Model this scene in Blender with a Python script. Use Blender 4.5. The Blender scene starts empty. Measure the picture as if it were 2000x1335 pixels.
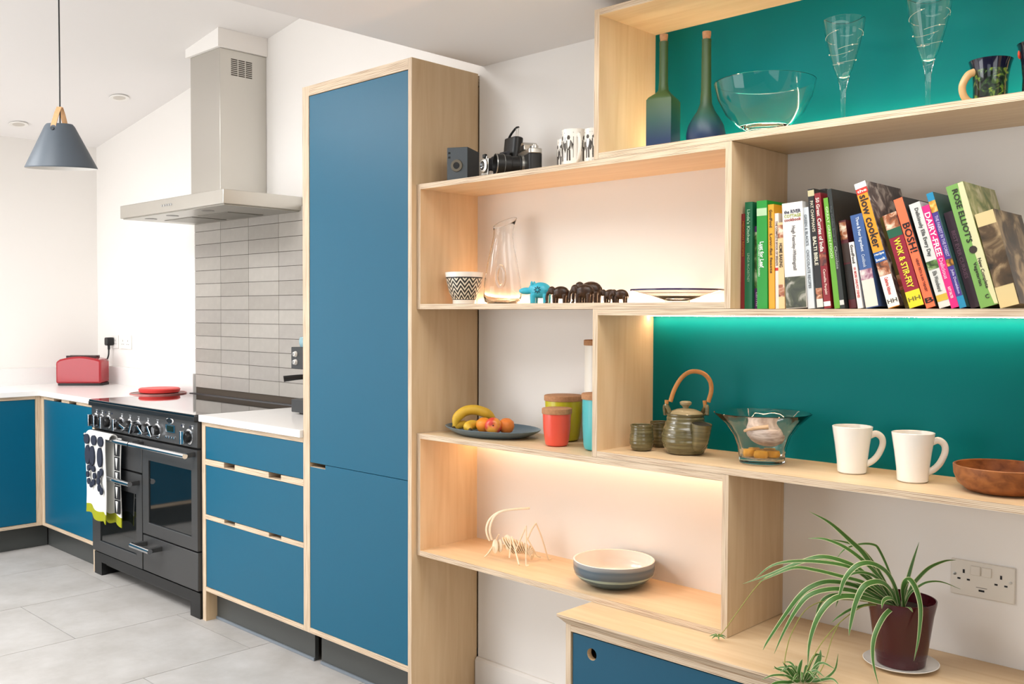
import bpy, bmesh, math, random
from mathutils import Matrix, Vector
random.seed(7)
D=bpy.data; SC=bpy.context.scene; COL=SC.collection
PI=math.pi
# ------------------------------------------------------------------ camera
def make_camera():
    f=1880.55; yaw=.7652; pitch=-.0291; roll=.0035
    fw=Vector((-math.sin(yaw),math.cos(yaw),0)); rt=Vector((math.cos(yaw),math.sin(yaw),0)); up=Vector((0,0,1))
    F=fw*math.cos(pitch)+up*math.sin(pitch); U=-fw*math.sin(pitch)+up*math.cos(pitch)
    R=rt*math.cos(roll)+U*math.sin(roll); U2=-rt*math.sin(roll)+U*math.cos(roll)
    cam=D.cameras.new('camera'); cam.sensor_width=36; cam.lens=36*f/2000; cam.clip_start=.05
    o=D.objects.new('camera',cam); COL.objects.link(o)
    m=Matrix((R,U2,-F)).transposed().to_4x4(); m.translation=Vector((2.5289,-2.4558,1.3805)); o.matrix_world=m
    SC.camera=o
make_camera()
# ------------------------------------------------------------------ world, daylight, exposure
SC.view_settings.view_transform='Standard'; SC.view_settings.look='None'; SC.view_settings.gamma=1
SC.view_settings.use_curve_mapping=False; SC.view_settings.exposure=0.11
W=D.worlds.new('sky'); SC.world=W; W.use_nodes=True
W.node_tree.nodes['Background'].inputs[0].default_value=(.80,.90,1,1); W.node_tree.nodes['Background'].inputs[1].default_value=1.0
def area(name,loc,rot,sx,sy,power,color=(1,1,1)):
    l=D.lights.new(name,'AREA'); l.shape='RECTANGLE'; l.size=sx; l.size_y=sy; l.energy=power; l.color=color
    o=D.objects.new(name,l); COL.objects.link(o); o.location=loc; o.rotation_euler=rot; return o
# added area lights for daylight in invented openings: front doors, two rooflights,
# two windows and a lantern in the flat ceiling, all out of view
area('added_light_front_left',(-2.0,-4.55,1.15),(PI/2,0,0),3.0,2.1,70,(1,.99,.98))
area('added_light_slope',(-2.55,-2.35,2.84),(0,0,0),.9,1.5,66,(.98,.99,1))
area('added_light_slope',(-1.10,-2.35,3.06),(0,0,0),.9,1.5,66,(.98,.99,1))
area('added_light_front_right',(2.4,-4.55,1.45),(PI/2,0,0),1.5,1.2,3,(1,1,1))
area('added_light_right',(3.58,-2.35,1.55),(0,PI/2,0),1.2,1.7,11,(1,.97,.93))
area('added_light_flat_ceiling',(1.6,-.88,2.46),(0,0,0),1.6,.75,24,(1,.96,.90))
# ------------------------------------------------------------------ materials
def lin(c):
    c=c/255
    return c/12.92 if c<=.04045 else ((c+.055)/1.055)**2.4
def rgb(r,g,b): return (lin(r),lin(g),lin(b),1)
def nodes(name):
    m=D.materials.new(name); m.use_nodes=True; nt=m.node_tree; return m,nt,nt.nodes['Principled BSDF']
MATS={}
def mat(name,col,rough=.5,metal=0,spec=.5,trans=0,ior=1.45,emit=None,estr=0,var=0,vscale=40,bump=0,bscale=200,coat=0,sheen=0):
    """plain procedural material: base colour, slight noise variation and fine relief"""
    if name in MATS: return MATS[name]
    m,nt,b=nodes(name)
    b.inputs['Base Color'].default_value=col; b.inputs['Roughness'].default_value=rough; b.inputs['Metallic'].default_value=metal
    b.inputs['Specular IOR Level'].default_value=spec; b.inputs['IOR'].default_value=ior; b.inputs['Transmission Weight'].default_value=trans
    b.inputs['Coat Weight'].default_value=coat; b.inputs['Coat Roughness'].default_value=.05
    if sheen: b.inputs['Sheen Weight'].default_value=sheen
    if emit: b.inputs['Emission Color'].default_value=emit; b.inputs['Emission Strength'].default_value=estr
    if var or bump:
        tc=nt.nodes.new('ShaderNodeTexCoord')
    if var:
        n=nt.nodes.new('ShaderNodeTexNoise'); n.inputs['Scale'].default_value=vscale; n.inputs['Detail'].default_value=4
        nt.links.new(tc.outputs['Object'],n.inputs['Vector'])
        mx=nt.nodes.new('ShaderNodeMix'); mx.data_type='RGBA'
        mx.inputs[6].default_value=tuple(c*(1-var) for c in col[:3])+(1,); mx.inputs[7].default_value=tuple(min(1,c*(1+var)) for c in col[:3])+(1,)
        nt.links.new(n.outputs['Fac'],mx.inputs[0]); nt.links.new(mx.outputs[2],b.inputs['Base Color'])
    if bump:
        n=nt.nodes.new('ShaderNodeTexNoise'); n.inputs['Scale'].default_value=bscale; n.inputs['Detail'].default_value=3
        nt.links.new(tc.outputs['Object'],n.inputs['Vector'])
        bp=nt.nodes.new('ShaderNodeBump'); bp.inputs['Strength'].default_value=bump; bp.inputs['Distance'].default_value=.002
        nt.links.new(n.outputs['Fac'],bp.inputs['Height']); nt.links.new(bp.outputs['Normal'],b.inputs['Normal'])
    MATS[name]=m; return m
def wood(name,c1,c2,scale,rough=.45,detail=6):
    """stretched noise grain in object space; scale = frequency along x, y, z"""
    if name in MATS: return MATS[name]
    m,nt,b=nodes(name)
    tc=nt.nodes.new('ShaderNodeTexCoord'); mp=nt.nodes.new('ShaderNodeMapping'); mp.inputs['Scale'].default_value=scale
    n=nt.nodes.new('ShaderNodeTexNoise'); n.inputs['Scale'].default_value=1; n.inputs['Detail'].default_value=detail; n.inputs['Distortion'].default_value=.6
    r=nt.nodes.new('ShaderNodeValToRGB'); r.color_ramp.elements[0].position=.3; r.color_ramp.elements[1].position=.72
    r.color_ramp.elements[0].color=c1; r.color_ramp.elements[1].color=c2
    nt.links.new(tc.outputs['Object'],mp.inputs['Vector']); nt.links.new(mp.outputs['Vector'],n.inputs['Vector'])
    nt.links.new(n.outputs['Fac'],r.inputs['Fac']); nt.links.new(r.outputs['Color'],b.inputs['Base Color'])
    b.inputs['Roughness'].default_value=rough; b.inputs['Specular IOR Level'].default_value=.35
    MATS[name]=m; return m
BIRCH1=rgb(209,178,138); BIRCH2=rgb(221,194,157)
def ply_face(ax):
    s=[34,34,34]; s[ax]=3
    return wood('birch_face_%d'%ax,BIRCH1,BIRCH2,s)
def ply_edge(ax):
    """end grain of birch ply: thin dark and light layers across the thickness axis"""
    name='birch_edge_%d'%ax
    if name in MATS: return MATS[name]
    m,nt,b=nodes(name); L=nt.links.new
    tc=nt.nodes.new('ShaderNodeTexCoord'); sx=nt.nodes.new('ShaderNodeSeparateXYZ'); L(tc.outputs['Object'],sx.inputs[0])
    mu=nt.nodes.new('ShaderNodeMath'); mu.operation='MULTIPLY'; mu.inputs[1].default_value=2*PI/.0036; L(sx.outputs[ax],mu.inputs[0])
    si=nt.nodes.new('ShaderNodeMath'); si.operation='SINE'; L(mu.outputs[0],si.inputs[0])
    mp=nt.nodes.new('ShaderNodeMapping'); s=[7,7,7]; s[ax]=420; mp.inputs['Scale'].default_value=s; L(tc.outputs['Object'],mp.inputs['Vector'])
    n=nt.nodes.new('ShaderNodeTexNoise'); n.inputs['Scale'].default_value=1; n.inputs['Detail'].default_value=3; L(mp.outputs['Vector'],n.inputs['Vector'])
    ma=nt.nodes.new('ShaderNodeMath'); ma.operation='MULTIPLY_ADD'; ma.inputs[1].default_value=.15; L(si.outputs[0],ma.inputs[0]); L(n.outputs['Fac'],ma.inputs[2])
    r=nt.nodes.new('ShaderNodeValToRGB'); e=r.color_ramp.elements
    e[0].position=.25; e[0].color=rgb(138,106,80); e[1].position=.72; e[1].color=rgb(222,203,178)
    k=e.new(.42); k.color=rgb(200,175,145)
    L(ma.outputs[0],r.inputs['Fac']); L(r.outputs['Color'],b.inputs['Base Color']); b.inputs['Roughness'].default_value=.6
    MATS[name]=m; return m
WHITE=mat('white_paint',rgb(240,236,231),.7,spec=.3,bump=.02,bscale=300)
CEIL=mat('ceiling_paint',rgb(239,236,234),.8,spec=.2)
BLUE=mat('blue_laminate',rgb(0,88,116),.36,spec=.40,bump=.03,bscale=900)
BLUE2=mat('petrol_laminate',rgb(18,80,106),.42,spec=.36,bump=.03,bscale=900)
TEAL=mat('teal_laminate',rgb(0,116,118),.45,spec=.12,bump=.03,bscale=900)
BACKW=mat('pale_back_panel',rgb(236,228,218),.55,spec=.4)
PLINTH=mat('dark_plinth',rgb(70,72,70),.35,spec=.5)
WORKTOP=mat('white_quartz',rgb(240,237,234),.22,spec=.5,var=.03,vscale=300)
STEEL=mat('brushed_steel',rgb(205,202,195),.32,metal=1)
CHROME=mat('chrome',rgb(215,218,222),.08,metal=1)
BLACK=mat('black_enamel',rgb(18,19,20),.3)
SLATE=mat('slate_enamel',rgb(68,68,68),.38,metal=.3,bump=.04,bscale=1500)
DGLASS=mat('oven_glass',rgb(10,14,16),.05,spec=.6,coat=.6)
HOB=mat('hob_glass',rgb(14,13,14),.04,spec=.6,coat=.5)
GLASS=mat('clear_glass',(1,1,1,1),0.0,trans=1,ior=1.28)
CUTG=mat('cut_glass',(1,1,1,1),0.0,trans=1,ior=1.38)
LEDM=mat('led_diffuser',(1,1,1,1),.5,emit=(1,.62,.37,1),estr=40)
LEDT=mat('led_diffuser_lower',(1,1,1,1),.5,emit=(1,.72,.50,1),estr=50)
LEDB=mat('led_diffuser_upper',(1,1,1,1),.5,emit=(1,.74,.48,1),estr=110)
CORK=mat('cork',rgb(176,128,90),.85,var=.3,vscale=160)
BLKPL=mat('black_plastic',rgb(20,20,21),.4)
PLASW=mat('white_plastic',rgb(238,235,230),.35)
# ------------------------------------------------------------------ mesh builder
class MB:
    def __init__(s): s.v=[]; s.f=[]; s.m=[]
    def quad(s,pts,m=0):
        i=len(s.v); s.v+= [tuple(p) for p in pts]; s.f.append(tuple(range(i,i+len(pts)))); s.m.append(m); return s
    def box(s,x0,x1,y0,y1,z0,z1,m=0,axis=None,em=1):
        """box; with axis set, faces along that axis get material m and the edges em"""
        i=len(s.v); s.v+=[(x,y,z) for x in (x0,x1) for y in (y0,y1) for z in (z0,z1)]
        fs=[((0,1,3,2),0),((4,6,7,5),0),((0,4,5,1),1),((2,3,7,6),1),((0,2,6,4),2),((1,5,7,3),2)]
        for f,a in fs:
            s.f.append(tuple(i+k for k in f)); s.m.append(m if axis is None or a==axis else em)
        return s
    def rbox(s,x0,x1,y0,y1,z0,z1,r,n=4,m=0):
        """box with rounded vertical edges"""
        out=[]
        for cx,cy,a0 in ((x1-r,y1-r,0),(x0+r,y1-r,PI/2),(x0+r,y0+r,PI),(x1-r,y0+r,1.5*PI)):
            for k in range(n+1):
                a=a0+PI/2*k/n; out.append((cx+r*math.cos(a),cy+r*math.sin(a)))
        return s.prism(out,z0,z1,m)
    def prism(s,out,z0,z1,m=0,axis=2):
        """extrude a counter-clockwise outline; axis 2: (x,y)->z, axis 1: (x,z)->y, axis 0: (y,z)->x"""
        i=len(s.v); n=len(out)
        def P(a,b,h): return (a,b,h) if axis==2 else ((a,h,b) if axis==1 else (h,a,b))
        s.v+=[P(a,b,z0) for a,b in out]+[P(a,b,z1) for a,b in out]
        fl=(axis==1)
        def add(f):
            s.f.append(tuple(reversed(f)) if fl else tuple(f)); s.m.append(m)
        add([i+k for k in reversed(range(n))]); add([i+n+k for k in range(n)])
        for k in range(n):
            j=(k+1)%n; add([i+k,i+j,i+n+j,i+n+k])
        return s
    def lathe(s,prof,n=48,c=(0,0,0),m=0,fn=None):
        i=len(s.v); rings=[]
        for r,z in prof:
            if r<1e-6: s.v.append((c[0],c[1],c[2]+z)); rings.append([len(s.v)-1])
            else:
                st=len(s.v)
                for k in range(n):
                    a=2*PI*k/n; rr=r*(fn(a,z) if fn else 1)
                    s.v.append((c[0]+rr*math.cos(a),c[1]+rr*math.sin(a),c[2]+z))
                rings.append(list(range(st,st+n)))
        for q in range(len(rings)-1):
            A,B=rings[q],rings[q+1]; mm=m[q] if isinstance(m,(list,tuple)) else m
            for k in range(n):
                j=(k+1)%n
                if len(A)==1 and len(B)==1: continue
                if len(A)==1: s.f.append((A[0],B[j],B[k]))
                elif len(B)==1: s.f.append((A[k],A[j],B[0]))
                else: s.f.append((A[k],A[j],B[j],B[k]))
                s.m.append(mm)
        return s
    def tube(s,pts,r,n=8,m=0,cap=True,flat=1):
        pts=[Vector(p) for p in pts]; N=len(pts)
        rs=r if isinstance(r,(list,tuple)) else [r]*N
        t0=(pts[1]-pts[0]).normalized(); up=Vector((0,0,1)) if abs(t0.z)<.9 else Vector((1,0,0))
        nx=t0.cross(up).normalized(); st=len(s.v)
        for i in range(N):
            t=(pts[min(i+1,N-1)]-pts[max(i-1,0)]).normalized()
            nx=(nx-t*nx.dot(t)).normalized(); ny=t.cross(nx)
            for k in range(n):
                a=2*PI*k/n; s.v.append(tuple(pts[i]+nx*(rs[i]*math.cos(a))+ny*(rs[i]*flat*math.sin(a))))
        for i in range(N-1):
            for k in range(n):
                j=(k+1)%n; a=st+i*n; b=a+n; s.f.append((a+k,a+j,b+j,b+k)); s.m.append(m)
        if cap:
            s.f.append(tuple(st+k for k in reversed(range(n)))); s.m.append(m)
            s.f.append(tuple(st+(N-1)*n+k for k in range(n))); s.m.append(m)
        return s
    def ball(s,c,rx,ry,rz,n=20,k=12,m=0):
        st=len(s.v); s.lathe([(math.sin(PI*i/k) if 0<i<k else 0,-math.cos(PI*i/k)) for i in range(k+1)],n,m=m)
        for i in range(st,len(s.v)):
            x,y,z=s.v[i]; s.v[i]=(c[0]+x*rx,c[1]+y*ry,c[2]+z*rz)
        return s
    def xf(s,M,start=0):
        for i in range(start,len(s.v)): s.v[i]=tuple(M@Vector(s.v[i]))
        return s
    def mesh(s,name,mats,smooth=35):
        me=D.meshes.new(name); me.from_pydata(s.v,[],s.f)
        for m in (mats if isinstance(mats,(list,tuple)) else [mats]): me.materials.append(m)
        me.polygons.foreach_set('material_index',s.m)
        if smooth:
            me.polygons.foreach_set('use_smooth',[True]*len(s.f)); me.set_sharp_from_angle(angle=math.radians(smooth))
        me.update(); return me
def link(name,data,parent=None):
    o=D.objects.new(name,data); COL.objects.link(o)
    if parent: o.parent=parent
    return o
def thing(name,label,cat,loc=(0,0,0),rz=0,group=None):
    o=link(name,None); o.location=loc; o.rotation_euler=(0,0,rz); o['label']=label; o['category']=cat; o.empty_display_size=.05
    if group: o['group']=group
    return o
def root_of(o):
    while o.parent: o=o.parent
    return o
def part(root,name,mb,mats,world=False,smooth=35,bevel=0,label=None,kind=None):
    """a part mesh below root; world=True when the mesh was written in room coordinates"""
    if world:
        l=root_of(root).location; mb.xf(Matrix.Translation(-l))
    o=link(name,mb.mesh(name,mats,smooth),root)
    if bevel:
        b=o.modifiers.new('edge','BEVEL'); b.width=bevel; b.segments=2; b.limit_method='ANGLE'
    if label: o['label']=label
    if kind: o['kind']=kind
    return o
def single(name,label,cat,mb,mats,loc=(0,0,0),rz=0,group=None,smooth=35,bevel=0):
    o=link(name,mb.mesh(name,mats,smooth)); o.location=loc; o.rotation_euler=(0,0,rz); o['label']=label; o['category']=cat
    if group: o['group']=group
    if bevel:
        b=o.modifiers.new('edge','BEVEL'); b.width=bevel; b.segments=2; b.limit_method='ANGLE'
    return o
def struct(name,mb,mats,label=None,smooth=0):
    o=link(name,mb.mesh(name,mats,smooth)); o['kind']='structure'
    if label: o['label']=label
    return o
TEXTS=[]
def text(parent,name,body,m,loc,right,up,length,height,align='CENTER'):
    """flat print: lettering on a surface, fitted to a length and a cap height"""
    c=D.curves.new(name,'FONT'); c.body=body; c.align_x=align; c.align_y='CENTER'; c.size=.02; c.extrude=.0001; c.offset=.0004; c.resolution_u=2
    c.materials.append(m); o=link(name,c,parent)
    r=Vector(right).normalized(); u=Vector(up).normalized(); n=r.cross(u)
    M=Matrix((r,u,n)).transposed().to_4x4(); M.translation=Vector(loc); o.matrix_local=M
    TEXTS.append((o,length,height)); return o
def board(x0,x1,y0,y1,z0,z1,ax):
    """a birch ply board: faces across axis ax, layered edges elsewhere"""
    return MB().box(x0,x1,y0,y1,z0,z1,0,ax,1)
def ply(ax,grain): return [ply_face(grain),ply_edge(ax)]
def spline(pts,n):
    """Catmull-Rom through pts, n samples per span"""
    P=[Vector(p) for p in pts]; P=[P[0]*2-P[1]]+P+[P[-1]*2-P[-2]]; out=[]
    for i in range(1,len(P)-2):
        for k in range(n):
            t=k/n; a,b,c,d=P[i-1],P[i],P[i+1],P[i+2]
            out.append(.5*((2*b)+(c-a)*t+(2*a-5*b+4*c-d)*t*t+(3*b-a-3*c+d)*t**3))
    out.append(P[-2]); return out
LEAVES=[[0.013,[[1.6064,-0.2053,0.7142],[1.5885,-0.2018,0.7405],[1.5537,-0.2157,0.8044],[1.5213,-0.2294,0.8383],[1.4797,-0.2522,0.8789],[1.4382,-0.2759,0.9037]]],[0.01,[[1.609,-0.2028,0.7142],[1.5903,-0.2125,0.7553],[1.5614,-0.2331,0.793],[1.5238,-0.2624,0.8284],[1.4865,-0.2923,0.8468],[1.4566,-0.316,0.8471]]],[0.008,[[1.6152,-0.197,0.7082],[1.5983,-0.1864,0.727],[1.5683,-0.1906,0.7777],[1.5341,-0.2005,0.8169],[1.5004,-0.2117,0.8281],[1.4594,-0.2307,0.8321]]],[0.006,[[1.6215,-0.1912,0.7021],[1.6029,-0.1899,0.7655],[1.5798,-0.1956,0.8178],[1.5648,-0.1959,0.83],[1.5376,-0.2089,0.8289],[1.5071,-0.2259,0.8142],[1.4876,-0.2332,0.787]]],[0.011,[[1.6154,-0.1971,0.7021],[1.5942,-0.2209,0.7333],[1.5596,-0.2566,0.7799],[1.5254,-0.2924,0.8034],[1.4917,-0.3283,0.8112],[1.4541,-0.3686,0.796],[1.4083,-0.4174,0.77],[1.3667,-0.4618,0.7489]]],[0.009,[[1.6109,-0.2012,0.7081],[1.5925,-0.2315,0.7375],[1.556,-0.2766,0.7831],[1.5203,-0.3216,0.8006],[1.4678,-0.3828,0.8072],[1.4287,-0.4313,0.7994],[1.4007,-0.47,0.768]]],[0.009,[[1.6154,-0.1971,0.7021],[1.6032,-0.2273,0.7218],[1.5772,-0.2676,0.7539],[1.5386,-0.3197,0.7736],[1.5004,-0.3711,0.7906],[1.4711,-0.4137,0.798],[1.4384,-0.4604,0.7806],[1.4228,-0.4903,0.7693]]],[0.012,[[1.626,-0.1871,0.6961],[1.622,-0.206,0.7419],[1.6098,-0.2307,0.7808],[1.5876,-0.265,0.8024],[1.5678,-0.2976,0.7977],[1.5537,-0.3253,0.7704],[1.55,-0.343,0.7375],[1.5479,-0.3587,0.7095]]],[0.013,[[1.6217,-0.1914,0.6936],[1.6185,-0.2146,0.7308],[1.6088,-0.2417,0.755],[1.5968,-0.2708,0.7608],[1.5852,-0.2996,0.7512],[1.5785,-0.3242,0.7157],[1.577,-0.3438,0.6724],[1.5801,-0.3579,0.6517]]],[0.011,[[1.6155,-0.1972,0.6985],[1.5977,-0.2285,0.7136],[1.5575,-0.2787,0.7462],[1.5179,-0.3286,0.7581],[1.492,-0.3658,0.7484],[1.4749,-0.3946,0.7269],[1.4542,-0.4276,0.6818],[1.4338,-0.4604,0.6311],[1.4297,-0.4761,0.6114]]],[0.011,[[1.6155,-0.1972,0.696],[1.5954,-0.2375,0.7126],[1.5574,-0.2918,0.7368],[1.5242,-0.3412,0.7438],[1.4959,-0.386,0.733],[1.4811,-0.4182,0.7034],[1.4668,-0.4504,0.6543],[1.4583,-0.4764,0.6103]]],[0.013,[[1.6156,-0.1973,0.6936],[1.6042,-0.2436,0.7085],[1.5702,-0.3064,0.7292],[1.5456,-0.3596,0.7306],[1.5304,-0.404,0.6993],[1.5259,-0.4383,0.6477],[1.5323,-0.4617,0.5915]]],[0.009,[[1.6111,-0.2014,0.696],[1.5911,-0.2269,0.7034],[1.5445,-0.2766,0.72],[1.5114,-0.3138,0.7198],[1.4962,-0.3344,0.6979],[1.4903,-0.347,0.6509]]],[0.01,[[1.6244,-0.1889,0.6888],[1.6279,-0.2276,0.698],[1.6219,-0.2706,0.6835],[1.6181,-0.3107,0.6446],[1.6276,-0.3369,0.6007],[1.6477,-0.3523,0.5543]]],[0.012,[[1.6341,-0.1798,0.6864],[1.6374,-0.1988,0.7314],[1.6471,-0.2093,0.7584],[1.6603,-0.216,0.7683],[1.6773,-0.2196,0.7474],[1.6902,-0.2275,0.7067],[1.6933,-0.2452,0.6466],[1.6919,-0.2665,0.5987]]],[0.008,[[1.6305,-0.183,0.69],[1.6304,-0.1661,0.7293],[1.636,-0.1452,0.7817],[1.6444,-0.1222,0.8371]]],[0.008,[[1.6331,-0.1805,0.6901],[1.6408,-0.1617,0.7305],[1.6502,-0.1433,0.7532],[1.6677,-0.1175,0.7787],[1.6917,-0.0861,0.7932],[1.7092,-0.0617,0.7944]]],[0.005,[[1.6331,-0.1805,0.6901],[1.6439,-0.1754,0.7218],[1.659,-0.1658,0.7399],[1.6776,-0.1528,0.7531],[1.7034,-0.1332,0.7543],[1.7363,-0.1073,0.7386]]],[0.01,[[1.6272,-0.1865,0.684],[1.6283,-0.2202,0.711],[1.6285,-0.2504,0.7259],[1.627,-0.2813,0.7262],[1.6324,-0.3051,0.7136]]],[0.006,[[1.6156,-0.1973,0.6936],[1.5821,-0.249,0.7002],[1.5573,-0.2903,0.6942],[1.5413,-0.3226,0.681],[1.5321,-0.3478,0.6679]]],[0.008,[[1.62,-0.1931,0.6912],[1.6091,-0.2121,0.7223],[1.5933,-0.2342,0.7601],[1.5737,-0.2604,0.776],[1.5545,-0.2867,0.775],[1.54,-0.3088,0.7585]]],[0.009,[[1.62,-0.1931,0.6912],[1.6002,-0.2112,0.7141],[1.5753,-0.2343,0.7322],[1.5471,-0.261,0.7442],[1.5226,-0.2845,0.7441]]],[0.008,[[1.6307,-0.1832,0.684],[1.6489,-0.2115,0.699],[1.6671,-0.2339,0.7078],[1.6839,-0.256,0.7057]]]]
STEMS=[[[1.6109,-0.2012,0.7081],[1.5559,-0.2195,0.7623],[1.4829,-0.2563,0.7867],[1.4185,-0.2863,0.7767],[1.367,-0.3046,0.7491],[1.3242,-0.3151,0.7084],[1.2769,-0.3312,0.6335],[1.2425,-0.3341,0.5807],[1.2183,-0.3261,0.556]],[[1.6112,-0.2015,0.6936],[1.5763,-0.2637,0.6997],[1.5431,-0.326,0.6665],[1.5195,-0.3796,0.6176],[1.5069,-0.423,0.5593]],[[1.5412,-0.322,0.6652],[1.536,-0.3496,0.6345],[1.533,-0.3756,0.5866],[1.5288,-0.402,0.5594]],[[1.6111,-0.2014,0.696],[1.5281,-0.2953,0.7108],[1.4812,-0.3557,0.6957],[1.4598,-0.3931,0.6426],[1.4555,-0.4135,0.6008],[1.4589,-0.4263,0.569],[1.4747,-0.4267,0.547]]]
BABY=[[0.004,[[1.5032,-0.4275,0.5359],[1.4848,-0.4581,0.5606],[1.4644,-0.4913,0.5665],[1.4513,-0.518,0.5598]]],[0.004,[[1.5032,-0.4275,0.5359],[1.4756,-0.4529,0.5661],[1.4602,-0.4673,0.5742],[1.4559,-0.4712,0.5801]]],[0.007,[[1.5032,-0.4275,0.5359],[1.4916,-0.447,0.5594],[1.4834,-0.4632,0.5815],[1.4796,-0.4755,0.5955]]],[0.005,[[1.5032,-0.4275,0.5359],[1.4938,-0.422,0.5532],[1.4809,-0.4196,0.5765]]],[0.006,[[1.5032,-0.4275,0.5359],[1.4967,-0.4327,0.5627],[1.4995,-0.429,0.5861],[1.5019,-0.4264,0.5955]]],[0.007,[[1.5057,-0.4251,0.5359],[1.515,-0.4291,0.5607],[1.5201,-0.4373,0.5795]]],[0.01,[[1.5057,-0.4251,0.5359],[1.5156,-0.4007,0.5627],[1.5205,-0.381,0.5908],[1.5181,-0.3688,0.6074]]],[0.004,[[1.5074,-0.4235,0.5359],[1.535,-0.3966,0.5477],[1.5555,-0.3759,0.5712],[1.5606,-0.3695,0.6086]]],[0.005,[[1.5074,-0.4235,0.5359],[1.5383,-0.4162,0.554],[1.5666,-0.4118,0.5639],[1.5867,-0.416,0.5554]]],[0.006,[[1.5058,-0.4251,0.5336],[1.5267,-0.4048,0.5395],[1.546,-0.3861,0.5431]]],[0.006,[[1.5024,-0.4284,0.5336],[1.4883,-0.4645,0.5492],[1.4755,-0.4996,0.5543],[1.4715,-0.5268,0.5503]]],[0.007,[[1.5024,-0.4284,0.5336],[1.4966,-0.4517,0.5526],[1.4911,-0.4749,0.5668],[1.4908,-0.4934,0.5741]]],[0.008,[[1.5041,-0.4268,0.5336],[1.5114,-0.4465,0.5586],[1.5237,-0.4615,0.5811]]],[0.006,[[1.5058,-0.4251,0.5336],[1.5264,-0.4321,0.5576],[1.546,-0.44,0.5835]]]]
GH={"ant1":[[0.2599,-0.198,0.6224],[0.2542,-0.2051,0.6443],[0.2537,-0.2072,0.6662],[0.2609,-0.2018,0.6917],[0.2759,-0.1891,0.7119],[0.2963,-0.1716,0.724],[0.3232,-0.148,0.7299],[0.3631,-0.112,0.7345]],"ant2":[[0.2749,-0.2029,0.6293],[0.2725,-0.2095,0.6552],[0.276,-0.2105,0.6774],[0.284,-0.2073,0.6997],[0.2966,-0.1998,0.7183],[0.3157,-0.1863,0.7299],[0.3489,-0.1594,0.7361],[0.3771,-0.1376,0.7391]],"legs":[[[0.278,-0.2009,0.6061],[0.2606,-0.2062,0.5806],[0.2469,-0.2077,0.564]],[[0.276,-0.171,0.6423],[0.2506,-0.1734,0.5967],[0.2286,-0.1719,0.5688]],[[0.3412,-0.1766,0.6466],[0.3719,-0.188,0.6005],[0.3998,-0.2019,0.5623]],[[0.3338,-0.1739,0.6414],[0.3381,-0.1783,0.6107],[0.34,-0.1852,0.5766]],[[0.3523,-0.1674,0.6005],[0.3772,-0.1709,0.6445],[0.4033,-0.1732,0.6896]],[[0.4032,-0.1732,0.6914],[0.4089,-0.1784,0.6298],[0.4141,-0.1841,0.5633],[0.4238,-0.183,0.5605]],[[0.3765,-0.1416,0.643],[0.388,-0.1251,0.6082],[0.3954,-0.1121,0.5822],[0.4012,-0.0998,0.5756]],[[0.3694,-0.1287,0.6361],[0.3786,-0.1179,0.6681],[0.3868,-0.1086,0.6858]],[[0.3868,-0.1085,0.6876],[0.3973,-0.096,0.6496],[0.4067,-0.0848,0.6044],[0.4141,-0.0754,0.5627],[0.4193,-0.0665,0.5611]]],"cx":[[0.2895,-0.1845,0.6052],[0.3183,-0.1681,0.6127],[0.3499,-0.1495,0.6113],[0.3815,-0.1312,0.5992],[0.394,-0.1315,0.5801]]}
# ------------------------------------------------------------------ the room
YW=.245; ZT=.925; FY=-.316
def floor_tile_mat():
    m,nt,b=nodes('floor_tile'); L=nt.links.new
    tc=nt.nodes.new('ShaderNodeTexCoord'); oi=nt.nodes.new('ShaderNodeObjectInfo')
    ad=nt.nodes.new('ShaderNodeVectorMath'); ad.operation='ADD'; L(tc.outputs['Object'],ad.inputs[0])
    mu=nt.nodes.new('ShaderNodeVectorMath'); mu.operation='SCALE'; mu.inputs['Scale'].default_value=40
    cb=nt.nodes.new('ShaderNodeCombineXYZ'); L(oi.outputs['Random'],cb.inputs[0]); L(oi.outputs['Random'],cb.inputs[1])
    L(cb.outputs[0],mu.inputs[0]); L(mu.outputs[0],ad.inputs[1])
    n=nt.nodes.new('ShaderNodeTexNoise'); n.inputs['Scale'].default_value=4; n.inputs['Detail'].default_value=9; n.inputs['Roughness'].default_value=.65
    L(ad.outputs[0],n.inputs['Vector'])
    r=nt.nodes.new('ShaderNodeValToRGB'); e=r.color_ramp.elements; e[0].position=.3; e[0].color=rgb(166,161,155); e[1].position=.7; e[1].color=rgb(190,186,182)
    L(n.outputs['Fac'],r.inputs['Fac']); L(r.outputs['Color'],b.inputs['Base Color']); b.inputs['Roughness'].default_value=.5
    return m
FLOORT=floor_tile_mat(); GROUT=mat('floor_grout',rgb(168,162,154),.9)
floor=struct('floor',MB().box(-3.97,3.7,-4.7,.35,-.06,-.004),GROUT,'pale grey floor of large stone-effect tiles')
tile_me=MB().box(-.3135,.3135,-.4535,.4535,-.008,0).mesh('tile',FLOORT,0)
c=0; x=-3.86+.315
cols=[-3.86+.63*k for k in range(12)]
for k in range(-3,9):
    x0=-.97+.63*(k-1) if False else -.97-.63*2+.63*k
    if x0<-3.9+.0 or x0>3.2: continue
    y=-.82 if k%2==0 else -.365
    while y-.91>-4.9: y-=.91
    while y<.25:
        yc=y+.455
        if yc<.5 and yc>-4.9:
            o=link('tile',tile_me,floor); o.location=(x0+.315,yc,0)
        y+=.91
TAUPE=mat('taupe_bounce_cut',rgb(128,120,110),.8,spec=.2)  # dark tone invented for the unseen walls to cut bounce and reflections
def wall(name,b,label,m=WHITE): return struct(name,b,m,label)
wall_back=wall('wall_back',MB().box(.002,3.7,0,.345,0,3.3),'white wall behind the open shelves')
wall_kitchen=wall('wall_kitchen',MB().box(-3.97,.002,YW,.345,0,3.3),'white kitchen wall with grey tiled splashback')
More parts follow.
